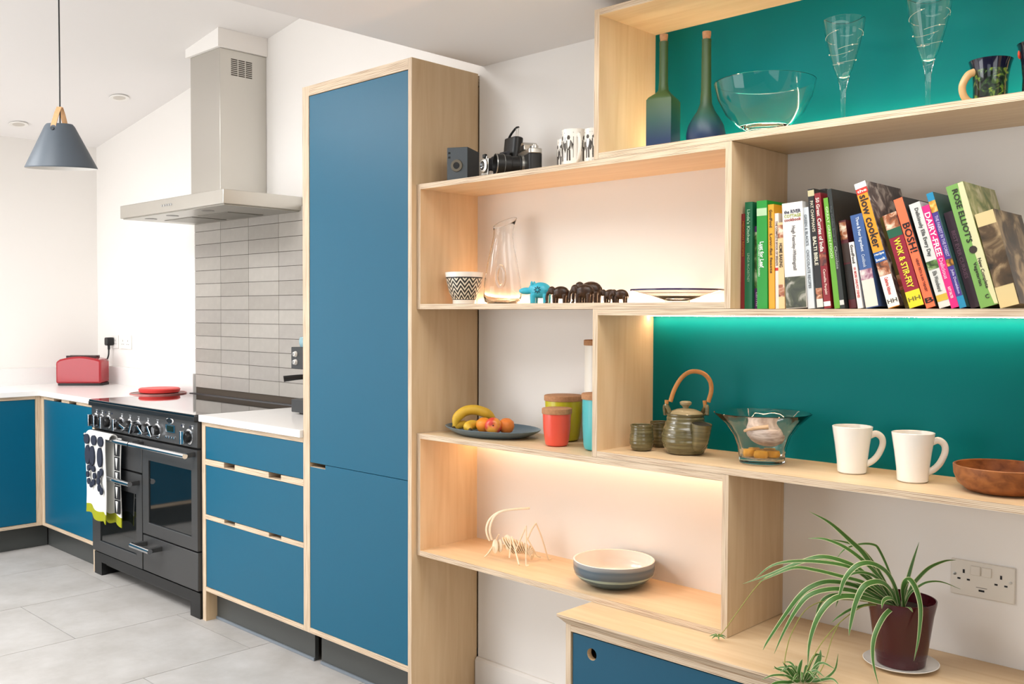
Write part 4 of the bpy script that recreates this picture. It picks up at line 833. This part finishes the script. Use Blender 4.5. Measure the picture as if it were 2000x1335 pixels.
for i,(x,y,z,r,q) in enumerate(((-.026,-.024,.017,.018,0),(.014,-.030,.017,.019,1),(.030,.006,.017,.018,2),(-.030,.014,.017,.018,3),(.002,.004,.017,.020,4),(.004,.034,.017,.017,5))):
    lab=('amber dried fruit slice at the front left of the glass bowl','amber dried fruit slice at the front of the glass bowl','amber dried fruit slice on the right in the glass bowl','amber dried fruit slice on the left in the glass bowl','amber dried fruit slice under the shell','amber dried fruit slice at the back of the glass bowl')[i]
    single('dried_fruit',lab,'dried fruit',MB().lathe([(0,0),(r*.8,.001),(r,.009),(r*.85,.019),(0,.021)],14,fn=lambda a,z:1+.12*math.sin(3*a+q)),AMB,(1.243+x,-.157+y,ZD+z),group='dried fruit in the glass bowl',smooth=60)
def latte_mug(label,loc,rz):
    t=thing('latte_mug',label,'mug',loc,rz,'white tapered mugs'); h=.117
    pts=[(.031,0),(.0345,.003),(.0365,.03),(.0415,.07),(.0485,h-.001)]
    part(t,'cup',MB().lathe(cup_profile(pts,.0035),48),CHINA)
    part(t,'handle',handle([(.041,0,.092),(.058,0,.098),(.072,0,.088),(.074,0,.070),(.064,0,.046),(.050,0,.030),(.034,0,.021)],.0062,12,1.3),CHINA)
    return t
latte_mug('white tapered mug nearer the cut glass bowl',(1.482,-.137,ZD),.70); latte_mug('white tapered mug nearer the wooden bowl',(1.640,-.157,ZD),.70)
WBOWL=wood('teak_bowl',rgb(112,62,30),rgb(166,102,54),(40,12,60),.4)
single('wooden_bowl','shallow brown wooden bowl at the end of the teal shelf','bowl',MB().lathe(cup_profile([(.058,0),(.075,.003),(.094,.018),(.102,.038),(.1035,.058)],.006,.009),56),WBOWL,(1.838,-.150,ZD),bevel=0)
# ------------------------------------------------------------------ inside the lower pale box
ZL=C0+TK+.0006
t=thing('ceramic_bowl','white bowl with blue grey striped outside in the lowest box','bowl',(.752,-.158,ZL))
def stripe_glaze():
    m,nt,b=nodes('striped_glaze'); L=nt.links.new; tc=nt.nodes.new('ShaderNodeTexCoord'); s=nt.nodes.new('ShaderNodeSeparateXYZ'); L(tc.outputs['Object'],s.inputs[0])
    n=nt.nodes.new('ShaderNodeTexNoise'); mp=nt.nodes.new('ShaderNodeMapping'); mp.inputs['Scale'].default_value=(8,8,160); L(tc.outputs['Object'],mp.inputs[0]); L(mp.outputs[0],n.inputs['Vector']); n.inputs['Scale'].default_value=1
    mr=nt.nodes.new('ShaderNodeMath'); mr.operation='MULTIPLY_ADD'; mr.inputs[1].default_value=.010; L(n.outputs['Fac'],mr.inputs[0]); L(s.outputs[2],mr.inputs[2])
    dv=nt.nodes.new('ShaderNodeMath'); dv.operation='DIVIDE'; dv.inputs[1].default_value=.085; L(mr.outputs[0],dv.inputs[0])
    r=nt.nodes.new('ShaderNodeValToRGB'); e=r.color_ramp.elements; e[0].position=0; e[0].color=rgb(62,78,80); e[1].position=1; e[1].color=rgb(150,150,150)
    for p,c in ((.42,rgb(66,84,90)),(.45,rgb(150,170,160)),(.50,rgb(150,170,160)),(.53,rgb(70,86,98)),(.7,rgb(92,104,112)),(.8,rgb(78,94,106)),(.88,rgb(140,142,142))):
        k=e.new(p); k.color=c
    L(dv.outputs[0],r.inputs['Fac']); L(r.outputs['Color'],b.inputs['Base Color']); b.inputs['Roughness'].default_value=.22; return m
pts=[(.060,0),(.072,.004),(.102,.020),(.118,.036),(.1225,.052),(.1225,.078)]
prof=cup_profile(pts,.005,.009)
part(t,'bowl',MB().lathe(prof,64,m=[0]*(len(pts))+[1]*(len(prof)-len(pts)-1)),[stripe_glaze(),mat('cream_glaze',rgb(238,228,216),.2,coat=.3)])
t=thing('grasshopper_model','pale wooden skeleton model of a grasshopper with long feelers','model',(.34,-.155,ZL))
PW=mat('pale_plywood',rgb(238,218,188),.6,var=.06,vscale=60)
for a in ('ant1','ant2'): part(t,'feeler',MB().tube(spline(GH[a],4),.0026,6,flat=1.6),PW,True)
for lg in GH['legs']:
    q=[(p[0],p[1],max(p[2],ZL+.003)) for p in lg]; part(t,'leg',MB().tube(spline(q,3),.0027,6),PW,True)
cx=[Vector(p) for p in GH['cx']]; P=spline(GH['cx'],5); ax=(P[-1]-P[0]); sd=Vector((ax.y,-ax.x,0)).normalized()
part(t,'spine',MB().tube([p+Vector((0,0,.004)) for p in P],.003,6),PW,True)
hd=cx[0]+Vector((-.010,-.006,.0))
part(t,'head_plate',MB().ball(tuple(hd),.014,.005,.024,16,10),PW,True); part(t,'head_plate',MB().ball(tuple(hd+Vector((.012,.010,.002))),.012,.005,.022,16,10),PW,True)
part(t,'thorax_plate',MB().ball(tuple(cx[1]+Vector((-.004,0,.008))),.018,.004,.026,16,10),PW,True)
for i in range(5,len(P)-1):
    f=(i-5)/(len(P)-6); r=.034*(1-.66*f); c=P[i]+Vector((0,0,-.002)); tn=(P[i+1]-P[i]).normalized(); tl=(tn*.7+Vector((0,0,.5))).normalized()
    u=tn.cross(Vector((0,0,1))).normalized(); w=u.cross(tl).normalized(); b=MB(); n=14
    for sgn in (-.0012,.0012):
        for k in range(n): a=2*PI*k/n; b.v.append(tuple(c+u*(r*.55*math.cos(a))+w*(r*math.sin(a))+tl*sgn))
    b.f.append(tuple(range(n))); b.f.append(tuple(range(2*n-1,n-1,-1))); b.m+=[0,0]
    for k in range(n): b.f.append((k,k+n,(k+1)%n+n,(k+1)%n)); b.m.append(0)
    part(t,'rib_plate',b,PW,True,0)
# ------------------------------------------------------------------ inside the topmost teal box
ZB=A1+TK+.0006
def bottle_glass():
    m,nt,b=nodes('frosted_green_blue'); L=nt.links.new; tc=nt.nodes.new('ShaderNodeTexCoord'); s=nt.nodes.new('ShaderNodeSeparateXYZ'); L(tc.outputs['Object'],s.inputs[0])
    dv=nt.nodes.new('ShaderNodeMath'); dv.operation='DIVIDE'; dv.inputs[1].default_value=.16; L(s.outputs[2],dv.inputs[0])
    r=nt.nodes.new('ShaderNodeValToRGB'); e=r.color_ramp.elements; e[0].position=.15; e[0].color=rgb(14,48,92); e[1].position=.85; e[1].color=rgb(62,92,44); k=e.new(.5); k.color=rgb(28,80,72)
    L(dv.outputs[0],r.inputs['Fac']); L(r.outputs['Color'],b.inputs['Base Color']); b.inputs['Roughness'].default_value=.45; b.inputs['Transmission Weight'].default_value=.35; return m
BG=bottle_glass()
t=thing('square_bottle','tall frosted square bottle fading from green to blue, with cork','bottle',(.945,-.195,ZB),math.radians(14),'frosted green and blue bottles')
b=MB(); n=32
def sqr(s,k): 
    out=[]
    for i in range(n):
        a=2*PI*i/n; c,d=math.cos(a),math.sin(a); m=max(abs(c),abs(d)); q=(1/m)*k+(1-k); out.append((s*c*q,s*d*q))
    return out
rings=[(0.034,0,.93),(.0375,.004,.93),(.0375,.138,.93),(.034,.146,.8),(.022,.158,.4),(.0145,.168,0),(.0125,.19,0),(.012,.292,0),(.0125,.296,0),(.0125,.304,0)]
for s,z,k in rings: b.v+=[(x,y,z) for x,y in sqr(s,k)]
for q in range(len(rings)-1):
    for i in range(n): j=(i+1)%n; b.f.append((q*n+i,q*n+j,q*n+n+j,q*n+n+i)); b.m.append(0)
b.f.append(tuple(reversed(range(n)))); b.f.append(tuple(range((len(rings)-1)*n,len(rings)*n))); b.m+=[0,0]
part(t,'glass',b,BG); part(t,'cork',MB().lathe([(.0098,.304),(.0115,.316),(.0118,.324),(0,.325)],20),CORK)
t=thing('round_bottle','tall frosted round-bellied bottle fading from green to blue, with cork','bottle',(1.072,-.175,ZB),0,'frosted green and blue bottles')
part(t,'glass',MB().lathe([(0,0),(.048,0),(.053,.008),(.053,.034),(.048,.056),(.036,.078),(.024,.096),(.0165,.115),(.0138,.15),(.0125,.28),(.0130,.290),(0,.290)],40),BG,smooth=60); part(t,'cork',MB().lathe([(.0100,.290),(.0118,.302),(.0120,.311),(0,.312)],20),CORK)
t=thing('glass_fruit_bowl','wide clear footed glass bowl between the bottles and wine glasses','glass bowl',(1.237,-.152,ZB+.0003))
pts=[(.052,0),(.052,.004),(.046,.020),(.049,.026),(.072,.040),(.100,.068),(.121,.108),(.131,.150)]
part(t,'bowl',MB().lathe(cup_profile(pts,.0035,.030),64),GLASS,smooth=50)
def wine_glass(label,loc,s):
    t=thing('wine_glass',label,'wine glass',loc,0,'etched wine glasses')
    o=[(.034,0),(.034,.002),(.006,.006),(.0050,.02),(.0055,.07),(.008,.105),(.014,.128),(.023,.150),(.036,.195),(.0455,.235),(.0505,.268)]
    prof=[(0,0)]+o+[(.0500,.2685)]+[(r-.0016,z+.001) for r,z in o[:5:-1]]+[(0,.124)]
    prof=[(r*s,z*s) for r,z in prof]
    part(t,'glass',MB().lathe(prof,48),GLASS,smooth=60)
    ET=mat('etched_white',rgb(224,216,196),.5)
    for z0,ph in ((.165,0),(.195,1),(.228,2.2)):
        pts=[]
        for k in range(41):
            a=2*PI*k/40+ph; z=(z0+.009*math.sin(a+ph))*s
            f=(z/s); r=.0; 
            for (r0,za),(r1,zb) in zip(o,o[1:]):
                if za<=f<=zb: r=r0+(r1-r0)*(f-za)/(zb-za)
            pts.append(((r*s+.0003)*math.cos(a),(r*s+.0003)*math.sin(a),z))
        part(t,'etched_swirl',MB().tube(pts[2:18],.0003,5),ET); part(t,'etched_swirl',MB().tube(pts[24:34],.0003,5),ET)
        for k in (4,16,30):
            part(t,'etched_dot',MB().ball(pts[k],.0018,.0018,.0018,10,6),ET)
wine_glass('etched wine glass nearer the clear glass bowl',(1.453,-.152,ZB+.0003),1.0); wine_glass('etched wine glass nearer the dark painted mug',(1.667,-.172,ZB+.0003),1.0)
def painted(name):
    m,nt,b=nodes(name); L=nt.links.new; tc=nt.nodes.new('ShaderNodeTexCoord'); n=nt.nodes.new('ShaderNodeTexNoise'); n.inputs['Scale'].default_value=45; n.inputs['Detail'].default_value=3; n.inputs['Distortion'].default_value=1.5; L(tc.outputs['Object'],n.inputs['Vector'])
    r=nt.nodes.new('ShaderNodeValToRGB'); e=r.color_ramp.elements; e[0].position=.40; e[0].color=rgb(14,18,20); e[1].position=.72; e[1].color=rgb(150,130,52); k=e.new(.52); k.color=rgb(36,58,36); k=e.new(.62); k.color=rgb(98,128,50)
    L(n.outputs['Fac'],r.inputs['Fac']); L(r.outputs['Color'],b.inputs['Base Color']); b.inputs['Roughness'].default_value=.12; b.inputs['Coat Weight'].default_value=.5; return m
PNT=painted('painted_glaze'); NAVYG=mat('navy_glaze',rgb(16,18,40),.1,coat=.5)
t=thing('painted_mug','dark flared mug hand-painted in green and gold, tan inner handle','mug',(1.800,-.162,ZB),math.radians(-133))
pts=[(.034,0),(.0365,.003),(.0355,.03),(.036,.06),(.039,.082),(.042,.095),(.0455,.105)]
prof=cup_profile(pts,.003); ms=[0]*len(prof)
for i in range(len(prof)): ms[i]=1 if prof[i][1]>=.082 else 0
part(t,'cup',MB().lathe(prof,48,m=ms),[PNT,NAVYG])
part(t,'handle',handle([(.037,0,.080),(.052,0,.072),(.064,0,.050),(.062,0,.030),(.051,0,.016),(.036,0,.012)],.006,12,1.4),mat('handle_tan',rgb(196,160,112),.25))
t=thing('painted_vase','dark blue flared vase with red painted spot at the shelf end','vase',(1.903,-.175,ZB))
part(t,'vase',MB().lathe(cup_profile([(.032,0),(.034,.003),(.033,.05),(.036,.085),(.043,.118),(.045,.122)],.003),44),mat('vase_glaze',rgb(18,24,34),.1,coat=.5,var=.4,vscale=50))
part(t,'painted_spot',MB().ball((-.036,-.014,.102),.004,.008,.010,12,8),mat('spot_red',rgb(196,66,40),.2))
# ------------------------------------------------------------------ spider plant
LEAFG=mat('leaf_green',rgb(70,112,48),.4,var=.15,vscale=40); LEAFC=mat('leaf_cream',rgb(206,206,160),.45); STEMM=mat('runner_stem',rgb(150,152,74),.5)
def leaf(root,pts,w,name='leaf',k=5,cl=None):
    P=spline(pts,k); n=len(P); b=MB()
    if cl is not None: P=[Vector((p.x,p.y,max(p.z,cl))) for p in P]
    for i,p in enumerate(P):
        t=(P[min(i+1,n-1)]-P[max(i-1,0)]).normalized(); s=t.cross(Vector((.45,-.55,.70)))
        s=s.normalized() if s.length>1e-4 else Vector((1,0,0)); nn=s.cross(t).normalized(); f=i/(n-1)
        ww=w*.5*min(1,.55+1.6*f)*(1-max(0,(f-.45)/.55)**1.8)+.0003
        # broad face turned partly towards the light
        s2=s; up=t.cross(s2).normalized()
        for u,h in ((-1,.0),(-.78,-.08),(0,-.20),(.78,-.08),(1,0)): b.v.append(tuple(p+s2*(u*ww)+up*(h*ww)))
    for i in range(n-1):
        for j in range(4): a=5*i+j; b.f.append((a,a+1,a+6,a+5)); b.m.append(1 if j in (0,3) else 0)
    return part(root,name,b,[LEAFG,LEAFC],True,60)
single('plant_saucer','white round saucer under the maroon plant pot','saucer',MB().lathe(cup_profile([(.05,0),(.06,.002),(.080,.007),(.086,.011)],.003,.004),48),CHINA,(1.622,-.165,ZS))
t=thing('spider_plant','variegated spider plant in a maroon pot by the double socket','plant',(1.622,-.165,ZS+.0045))
MAR=mat('maroon_plastic',rgb(66,14,22),.25,coat=.2)
part(t,'pot',MB().lathe(cup_profile([(.052,0),(.055,.003),(.057,.020),(.0575,.022),(.0585,.024),(.072,.120),(.0785,.150),(.0785,.156)],.003),56),MAR)
part(t,'soil',MB().lathe([(0,.132),(.05,.134),(.0715,.130)],40),mat('potting_soil',rgb(46,32,24),.95,bump=.8,bscale=300))
for w,pts in LEAVES: leaf(t,pts,w*1.12)
for s in STEMS:
    P=spline(s,5); part(t,'runner',MB().tube(P,.0011,6),STEMM,True)
tip=Vector(STEMS[0][-1])
for a in range(7):
    q=a*.9; leaf(t,[tuple(tip),tuple(tip+Vector((.010*math.cos(q),.010*math.sin(q),.004))),tuple(tip+Vector((.022*math.cos(q),.022*math.sin(q),-.001)))],.004,'plantlet_leaf',3)
for w,pts in BABY: leaf(t,pts,w*1.4,'plantlet_leaf',5,ZS+.004)
crown=Vector(BABY[0][1][0])
for k in range(14):
    a=k*2.4; L_=.045+.03*random.random(); d=Vector((math.cos(a),math.sin(a),0)); up=.02+.035*random.random()
    leaf(t,[tuple(crown),tuple(crown+d*L_*.5+Vector((0,0,up+.008))),tuple(crown+d*L_+Vector((0,0,up)))],.006,'plantlet_leaf',4,ZS+.004)
# ------------------------------------------------------------------ cookbooks
PAGES=mat('page_edges',rgb(224,214,192),.8,var=.06,vscale=200)
def photo(name,cols,scale=45):
    if name in MATS: return MATS[name]
    m,nt,b=nodes(name); L=nt.links.new; tc=nt.nodes.new('ShaderNodeTexCoord'); n=nt.nodes.new('ShaderNodeTexNoise'); n.inputs['Scale'].default_value=scale; n.inputs['Detail'].default_value=4; n.inputs['Distortion'].default_value=.8; L(tc.outputs['Object'],n.inputs['Vector'])
    r=nt.nodes.new('ShaderNodeValToRGB'); e=r.color_ramp.elements; e[0].position=.35; e[0].color=rgb(*cols[0]); e[1].position=.65; e[1].color=rgb(*cols[-1])
    for i,c in enumerate(cols[1:-1]): k=e.new(.35+.3*(i+1)/(len(cols)-1)); k.color=rgb(*c)
    L(n.outputs['Fac'],r.inputs['Fac']); L(r.outputs['Color'],b.inputs['Base Color']); b.inputs['Roughness'].default_value=.35; MATS[name]=m; return m
def ink(c): return mat('ink_%d_%d_%d'%c,rgb(*c),.45)
def book(label,x,y,th,h,deg,d,col,bands=(),titles=(),cover=None):
    """spine at local y=0 facing the room; leans to its left about its lower left edge"""
    t=thing('cookbook',label,'book',(x,y,A0+.0003),0,'cookbooks on the middle shelf'); t.rotation_euler=(0,-math.radians(deg),0)
    c=.0022; cv=mat('cover_%d_%d_%d'%col,rgb(*col),.4)
    part(t,'cover',MB().box(0,c,0,d,0,h).box(th-c,th,0,d,0,h).box(c,th-c,0,c,0,h),[cv],smooth=0) if cover is None else part(t,'cover',MB().box(0,c,0,d,0,h,0).box(th-c,th,0,d,0,h,1).box(c,th-c,0,c,0,h,0),[cv,cover],smooth=0)
    part(t,'page_block',MB().box(c,th-c,c,d-.004,.003,h-.003),PAGES,smooth=0)
    for z0,z1,m in bands: part(t,'spine_band',MB().box(.0002,th-.0002,-.0005,.0004,z0*h,z1*h),m if not isinstance(m,tuple) else ink(m),smooth=0)
    for tt in titles:
        s,c2,z0,z1,cap=tt[:5]; off=tt[5] if len(tt)>5 else .5; horiz=len(tt)>6
        if horiz: text(t,'spine_lettering',s,ink(c2),(th*off,-.0009,(z0+z1)/2*h),(1,0,0),(0,0,1),th*.82,cap)
        else: text(t,'spine_lettering',s,ink(c2),(th*off,-.0009,(z0+z1)/2*h),(0,0,-1),(1,0,0),abs(z1-z0)*h,min(cap,th*.78))
    return t
Y0=-.245; W_=(238,234,226); K_=(20,20,20)
GREENP=photo('photo_greens',[(40,60,30),(88,120,60),(190,200,160)]); FOOD=photo('photo_food',[(70,40,26),(160,90,50),(226,206,180)]); DARKP=photo('photo_dark',[(20,16,18),(54,40,40),(120,104,92)]); REDP=photo('photo_reds',[(70,24,24),(140,60,40),(200,170,120)]); PORT=photo('photo_sepia',[(40,34,26),(84,66,46),(176,150,112)],16); FLOR=photo('photo_floral',[(34,28,34),(90,74,70),(186,176,166)],30)
book('thin dark red cookbook against the shelf box side',1.2265,Y0,.0112,.245,0,.19,(112,34,36),titles=[('MEXICAN RECIPES',(150,90,40),.92,.55,.006)])
book('dark green cookbook beside the thin dark red one',1.2383,Y0,.0213,.274,.4,.20,(20,96,62),titles=[("Linda's Kitchen",(150,190,160),.93,.62,.009),('LINDA McCARTNEY',(120,160,130),.52,.25,.007)])
book('short purple cookbook with leafy photographs on its spine',1.2603,Y0+.012,.0150,.212,.8,.19,(92,48,100),[(.25,.93,GREENP)],[('LEITHS',(200,180,200),.2,.03,.006)])
book('bright green cookbook with rounded spine and white lettering',1.2768,Y0-.004,.0286,.274,1.0,.20,(24,140,44),[(.86,.93,(170,200,160))],[('Lust for Leaf',(240,244,236),.62,.38,.011),('VEGETABLE CROWD-PLEASERS',(190,220,190),.6,.3,.005,.22)])
book('yellow cookbook with dark lettering beside the bright green one',1.3073,Y0,.0165,.263,1.3,.20,(214,152,30),titles=[('GoodFood',(60,44,16),.95,.78,.008),('Low-fat feasts',(90,60,16),.72,.34,.007)])
book('thin white cookbook with red dot beside the yellow one',1.3246,Y0+.003,.0105,.240,1.4,.19,(222,210,200),[(.40,.43,(190,40,40))],[('THE COMPLETE BOOK OF BREADS',(110,90,80),.92,.45,.0055)])
book('short cream baking cookbook with photograph bands',1.3355,Y0,.0160,.216,1.8,.18,(216,186,136),[(.82,.97,FOOD),(.14,.28,FOOD)],[('HOME BAKING',(60,44,30),.76,.48,.009)])
t=book('thick white cookbook with tree picture at the foot of its spine',1.3572,Y0-.004,.0545,.262,3.2,.20,(226,222,216),[(.005,.30,photo('photo_garden',[(26,30,22),(64,70,48),(196,192,180)],22))],[('the RIVER',(40,44,70),.93,.90,.009,.5,1),('COTTAGE',(150,160,60),.885,.865,.008,.5,1),('cookbook',(150,50,40),.85,.83,.008,.5,1),('Hugh Fearnley-Whittingstall',(110,106,104),.78,.36,.012)])
book('pale grey chocolate cookbook beside the thick white one',1.4140,Y0,.0170,.249,4.6,.09,(196,202,206),titles=[("GREEN & BLACK'S",(110,116,120),.93,.62,.007),('CHOCOLATE RECIPES',(110,116,120),.58,.2,.007)])
book('tall black book standing behind the pale grey one',1.4160,-.150,.0170,.303,4.6,.12,(24,22,22))
book('tall black curry cookbook with pale lettering',1.4375,Y0,.0166,.293,5.7,.20,(30,28,28),[(.94,.99,(190,180,140)),(.08,.17,FOOD),(.01,.08,(210,206,200))],[("PAT CHAPMAN'S",(196,188,166),.90,.64,.008),('BALTI BIBLE',(220,212,190),.60,.36,.009)])
book('dark red curry cookbook with white lettering',1.4558,Y0,.0175,.282,6.4,.20,(128,24,34),[(.37,.48,REDP),(.02,.06,W_)],[('50 Great',(230,210,200),.96,.80,.009),('Curries of India',(236,224,214),.78,.49,.010),('Camellia Panjabi',(220,190,180),.34,.12,.008)])
book('thin lime green cookbook beside the dark red one',1.4820,Y0,.0138,.269,6.9,.20,(96,156,44),titles=[('GREAT GREEN FOOD',(190,220,160),.92,.45,.006)])
book('tall thin black chocolate cookbook with dark cover',1.4968,Y0,.0110,.290,7.6,.205,(40,44,42),[(.03,.07,(200,200,196))],[('The Golden Book of',(80,86,82),.86,.55,.006),('Chocolate',(140,144,138),.52,.33,.007)])
book('short dark brown cookbook with picture near the top',1.5125,Y0+.015,.0175,.213,8.2,.19,(84,28,34),[(.78,.98,FOOD),(.52,.74,(60,44,36)),(.10,.50,(38,32,28))])
book('small white cookbook with red lettering leaning on its neighbours',1.5400,Y0,.0124,.159,9.0,.16,(228,222,214),titles=[('GoodFood',(30,26,26),.96,.68,.007),('101 MORE ONE-POT DISHES',(196,60,60),.62,.16,.006)])
book('blue cookbook with pale foot leaning beside the orange one',1.5600,Y0,.0300,.224,10.9,.20,(58,88,140),[(.01,.30,(214,208,196)),(.30,.41,photo('photo_onion',[(90,40,60),(160,110,130),(220,214,206)]))],[('Three & Four Ingredient',(206,214,226),.97,.60,.010),('Cookbook',(180,192,210),.57,.43,.008)])
book('tall orange cookbook rising above all the others',1.6127,Y0,.0280,.3055,16.4,.205,(232,150,36),[(.955,1,(232,226,220)),(.91,.955,(200,50,40)),(.36,.44,(24,82,150)),(.25,.36,FOOD),(.005,.25,(234,228,220))],[('the',W_,.945,.92,.007,.5,1),('slow cooker',(40,34,30),.90,.47,.020),('recipe',W_,.43,.41,.007,.5,1),('book',W_,.39,.37,.007,.5,1),('Catherine Atkinson',(200,50,50),.235,.10,.009),('HH',(70,66,60),.07,.03,.010,.5,1)],FLOR)
book('thin olive brown cookbook half hidden beside the tall orange one',1.6432,Y0+.022,.0150,.222,16.8,.19,(92,78,30),[(.20,.36,REDP)],cover=photo('photo_olive',[(70,58,20),(110,92,32),(140,110,60)],20))
book('maroon stir-fry cookbook with yellow foot and food photo',1.6615,Y0,.0335,.224,17.2,.20,(140,22,46),[(.84,1,FOOD),(.75,.84,(24,86,60)),(.0,.17,(218,204,40))],[('WOK & STIR-FRY',(232,216,60),.73,.20,.015),('HH',(110,100,40),.11,.06,.010,.5,1)])
book('bright orange cookbook with bold black title',1.6992,Y0,.0228,.261,17.5,.205,(244,112,72),[],[('BOSH!',(24,18,18),.77,.50,.017),('HENRY FIRTH & IAN THEASBY',(90,40,30),.44,.14,.006),('B',(24,18,18),.09,.04,.012,.5,1)],mat('cover_black',rgb(24,24,24),.4))
book('white cookbook with slim dark lettering between orange and pink ones',1.7275,Y0,.0247,.246,16.9,.20,(206,206,200),[(.36,.44,GREENP),(.06,.12,(200,168,60))],[('Deliciously Ella Every Day',(70,70,68),.95,.48,.011),('Ella Woodward',(90,90,86),.34,.15,.009)])
book('pink cookbook with white capital lettering',1.7533,Y0,.0165,.239,16.7,.20,(220,36,120),[],[('DAIRY-FREE',(244,236,240),.93,.50,.012),('Delicious',(240,170,200),.48,.28,.009),('KATY SALTER',(244,220,232),.2,.09,.006)])
book('purple picture book with blue ends and gold figures',1.7710,Y0,.0150,.268,16.6,.20,(70,52,130),[(.93,1,(30,130,170)),(.83,.93,photo('photo_gold',[(90,60,30),(206,140,40),(226,196,120)])),(.36,.42,photo('photo_gold',[(90,60,30),(206,140,40),(226,196,120)])),(0,.10,(30,130,170))],[('THE FAIREST IN THE FOREST',(180,170,206),.80,.44,.007),('Julia Donaldson',(190,180,214),.33,.12,.007)],mat('cover_teal',rgb(52,84,84),.4))
book('dark plum cookbook half hidden before the large green one',1.7878,Y0+.02,.0190,.222,16.2,.19,(62,46,56),titles=[('BEST EVER CURRIES',(110,80,96),.8,.3,.008)])
t=book('large green vegetarian cookbook with cream curve and artichoke',1.8143,Y0,.0375,.2795,16.1,.21,(116,160,82),[],[],photo('photo_veg',[(100,120,60),(160,160,100),(206,200,160)],24))
part(t,'spine_curve',MB().prism([(.030,.002),(.0372,.002),(.0372,.2785),(.026,.2785),(.022,.20),(.020,.12),(.024,.05)],-.0005,.0004,0,1),ink((206,202,158)),smooth=0)
part(t,'artichoke',MB().lathe([(0,.0008),(.0075,.0008),(.0075,0)],9,fn=lambda a,z:1+.15*math.cos(9*a)).xf(Matrix.Translation((.019,-.0005,.128))@Matrix.Rotation(PI/2,4,'X')),ink((52,42,36)))
for s,z0,z1,cap,off in (("ROSE ELLIOT'S",.96,.52,.013,.45),('New Complete',.38,.14,.009,.66),('Vegetarian',.36,.17,.009,.36)):
    text(t,'spine_lettering',s,ink((44,44,34)),(.0375*off,-.0011,(z0+z1)/2*.2795),(0,0,-1),(1,0,0),(z0-z1)*.2795,cap)
text(t,'spine_lettering','C',ink((44,44,34)),(.020,-.0011,.022),(1,0,0),(0,0,1),.008,.009)
t=book('thick cream cookbook with sepia photograph, last in the row',1.8542,Y0,.0405,.211,15.3,.19,(206,186,136),[(.22,.86,PORT)],[],photo('photo_sepia',[(40,34,26),(84,66,46),(176,150,112)],16))
# ------------------------------------------------------------------ fit the lettering
bpy.context.view_layer.update()
dg=bpy.context.evaluated_depsgraph_get()
for o,l,h in TEXTS:
    me=D.meshes.new_from_object(o.evaluated_get(dg)); v=me.vertices
    if len(v)==0: continue
    xs=[q.co.x for q in v]; ys=[q.co.y for q in v]; cx,cy=(max(xs)+min(xs))/2,(max(ys)+min(ys))/2; w,hh=max(xs)-min(xs),max(ys)-min(ys)
    for q in v: q.co.x=(q.co.x-cx)*l/w; q.co.y=(q.co.y-cy)*h/hh
    n=link('lettering',me,o.parent); n.matrix_local=o.matrix_local.copy()
    D.objects.remove(o)
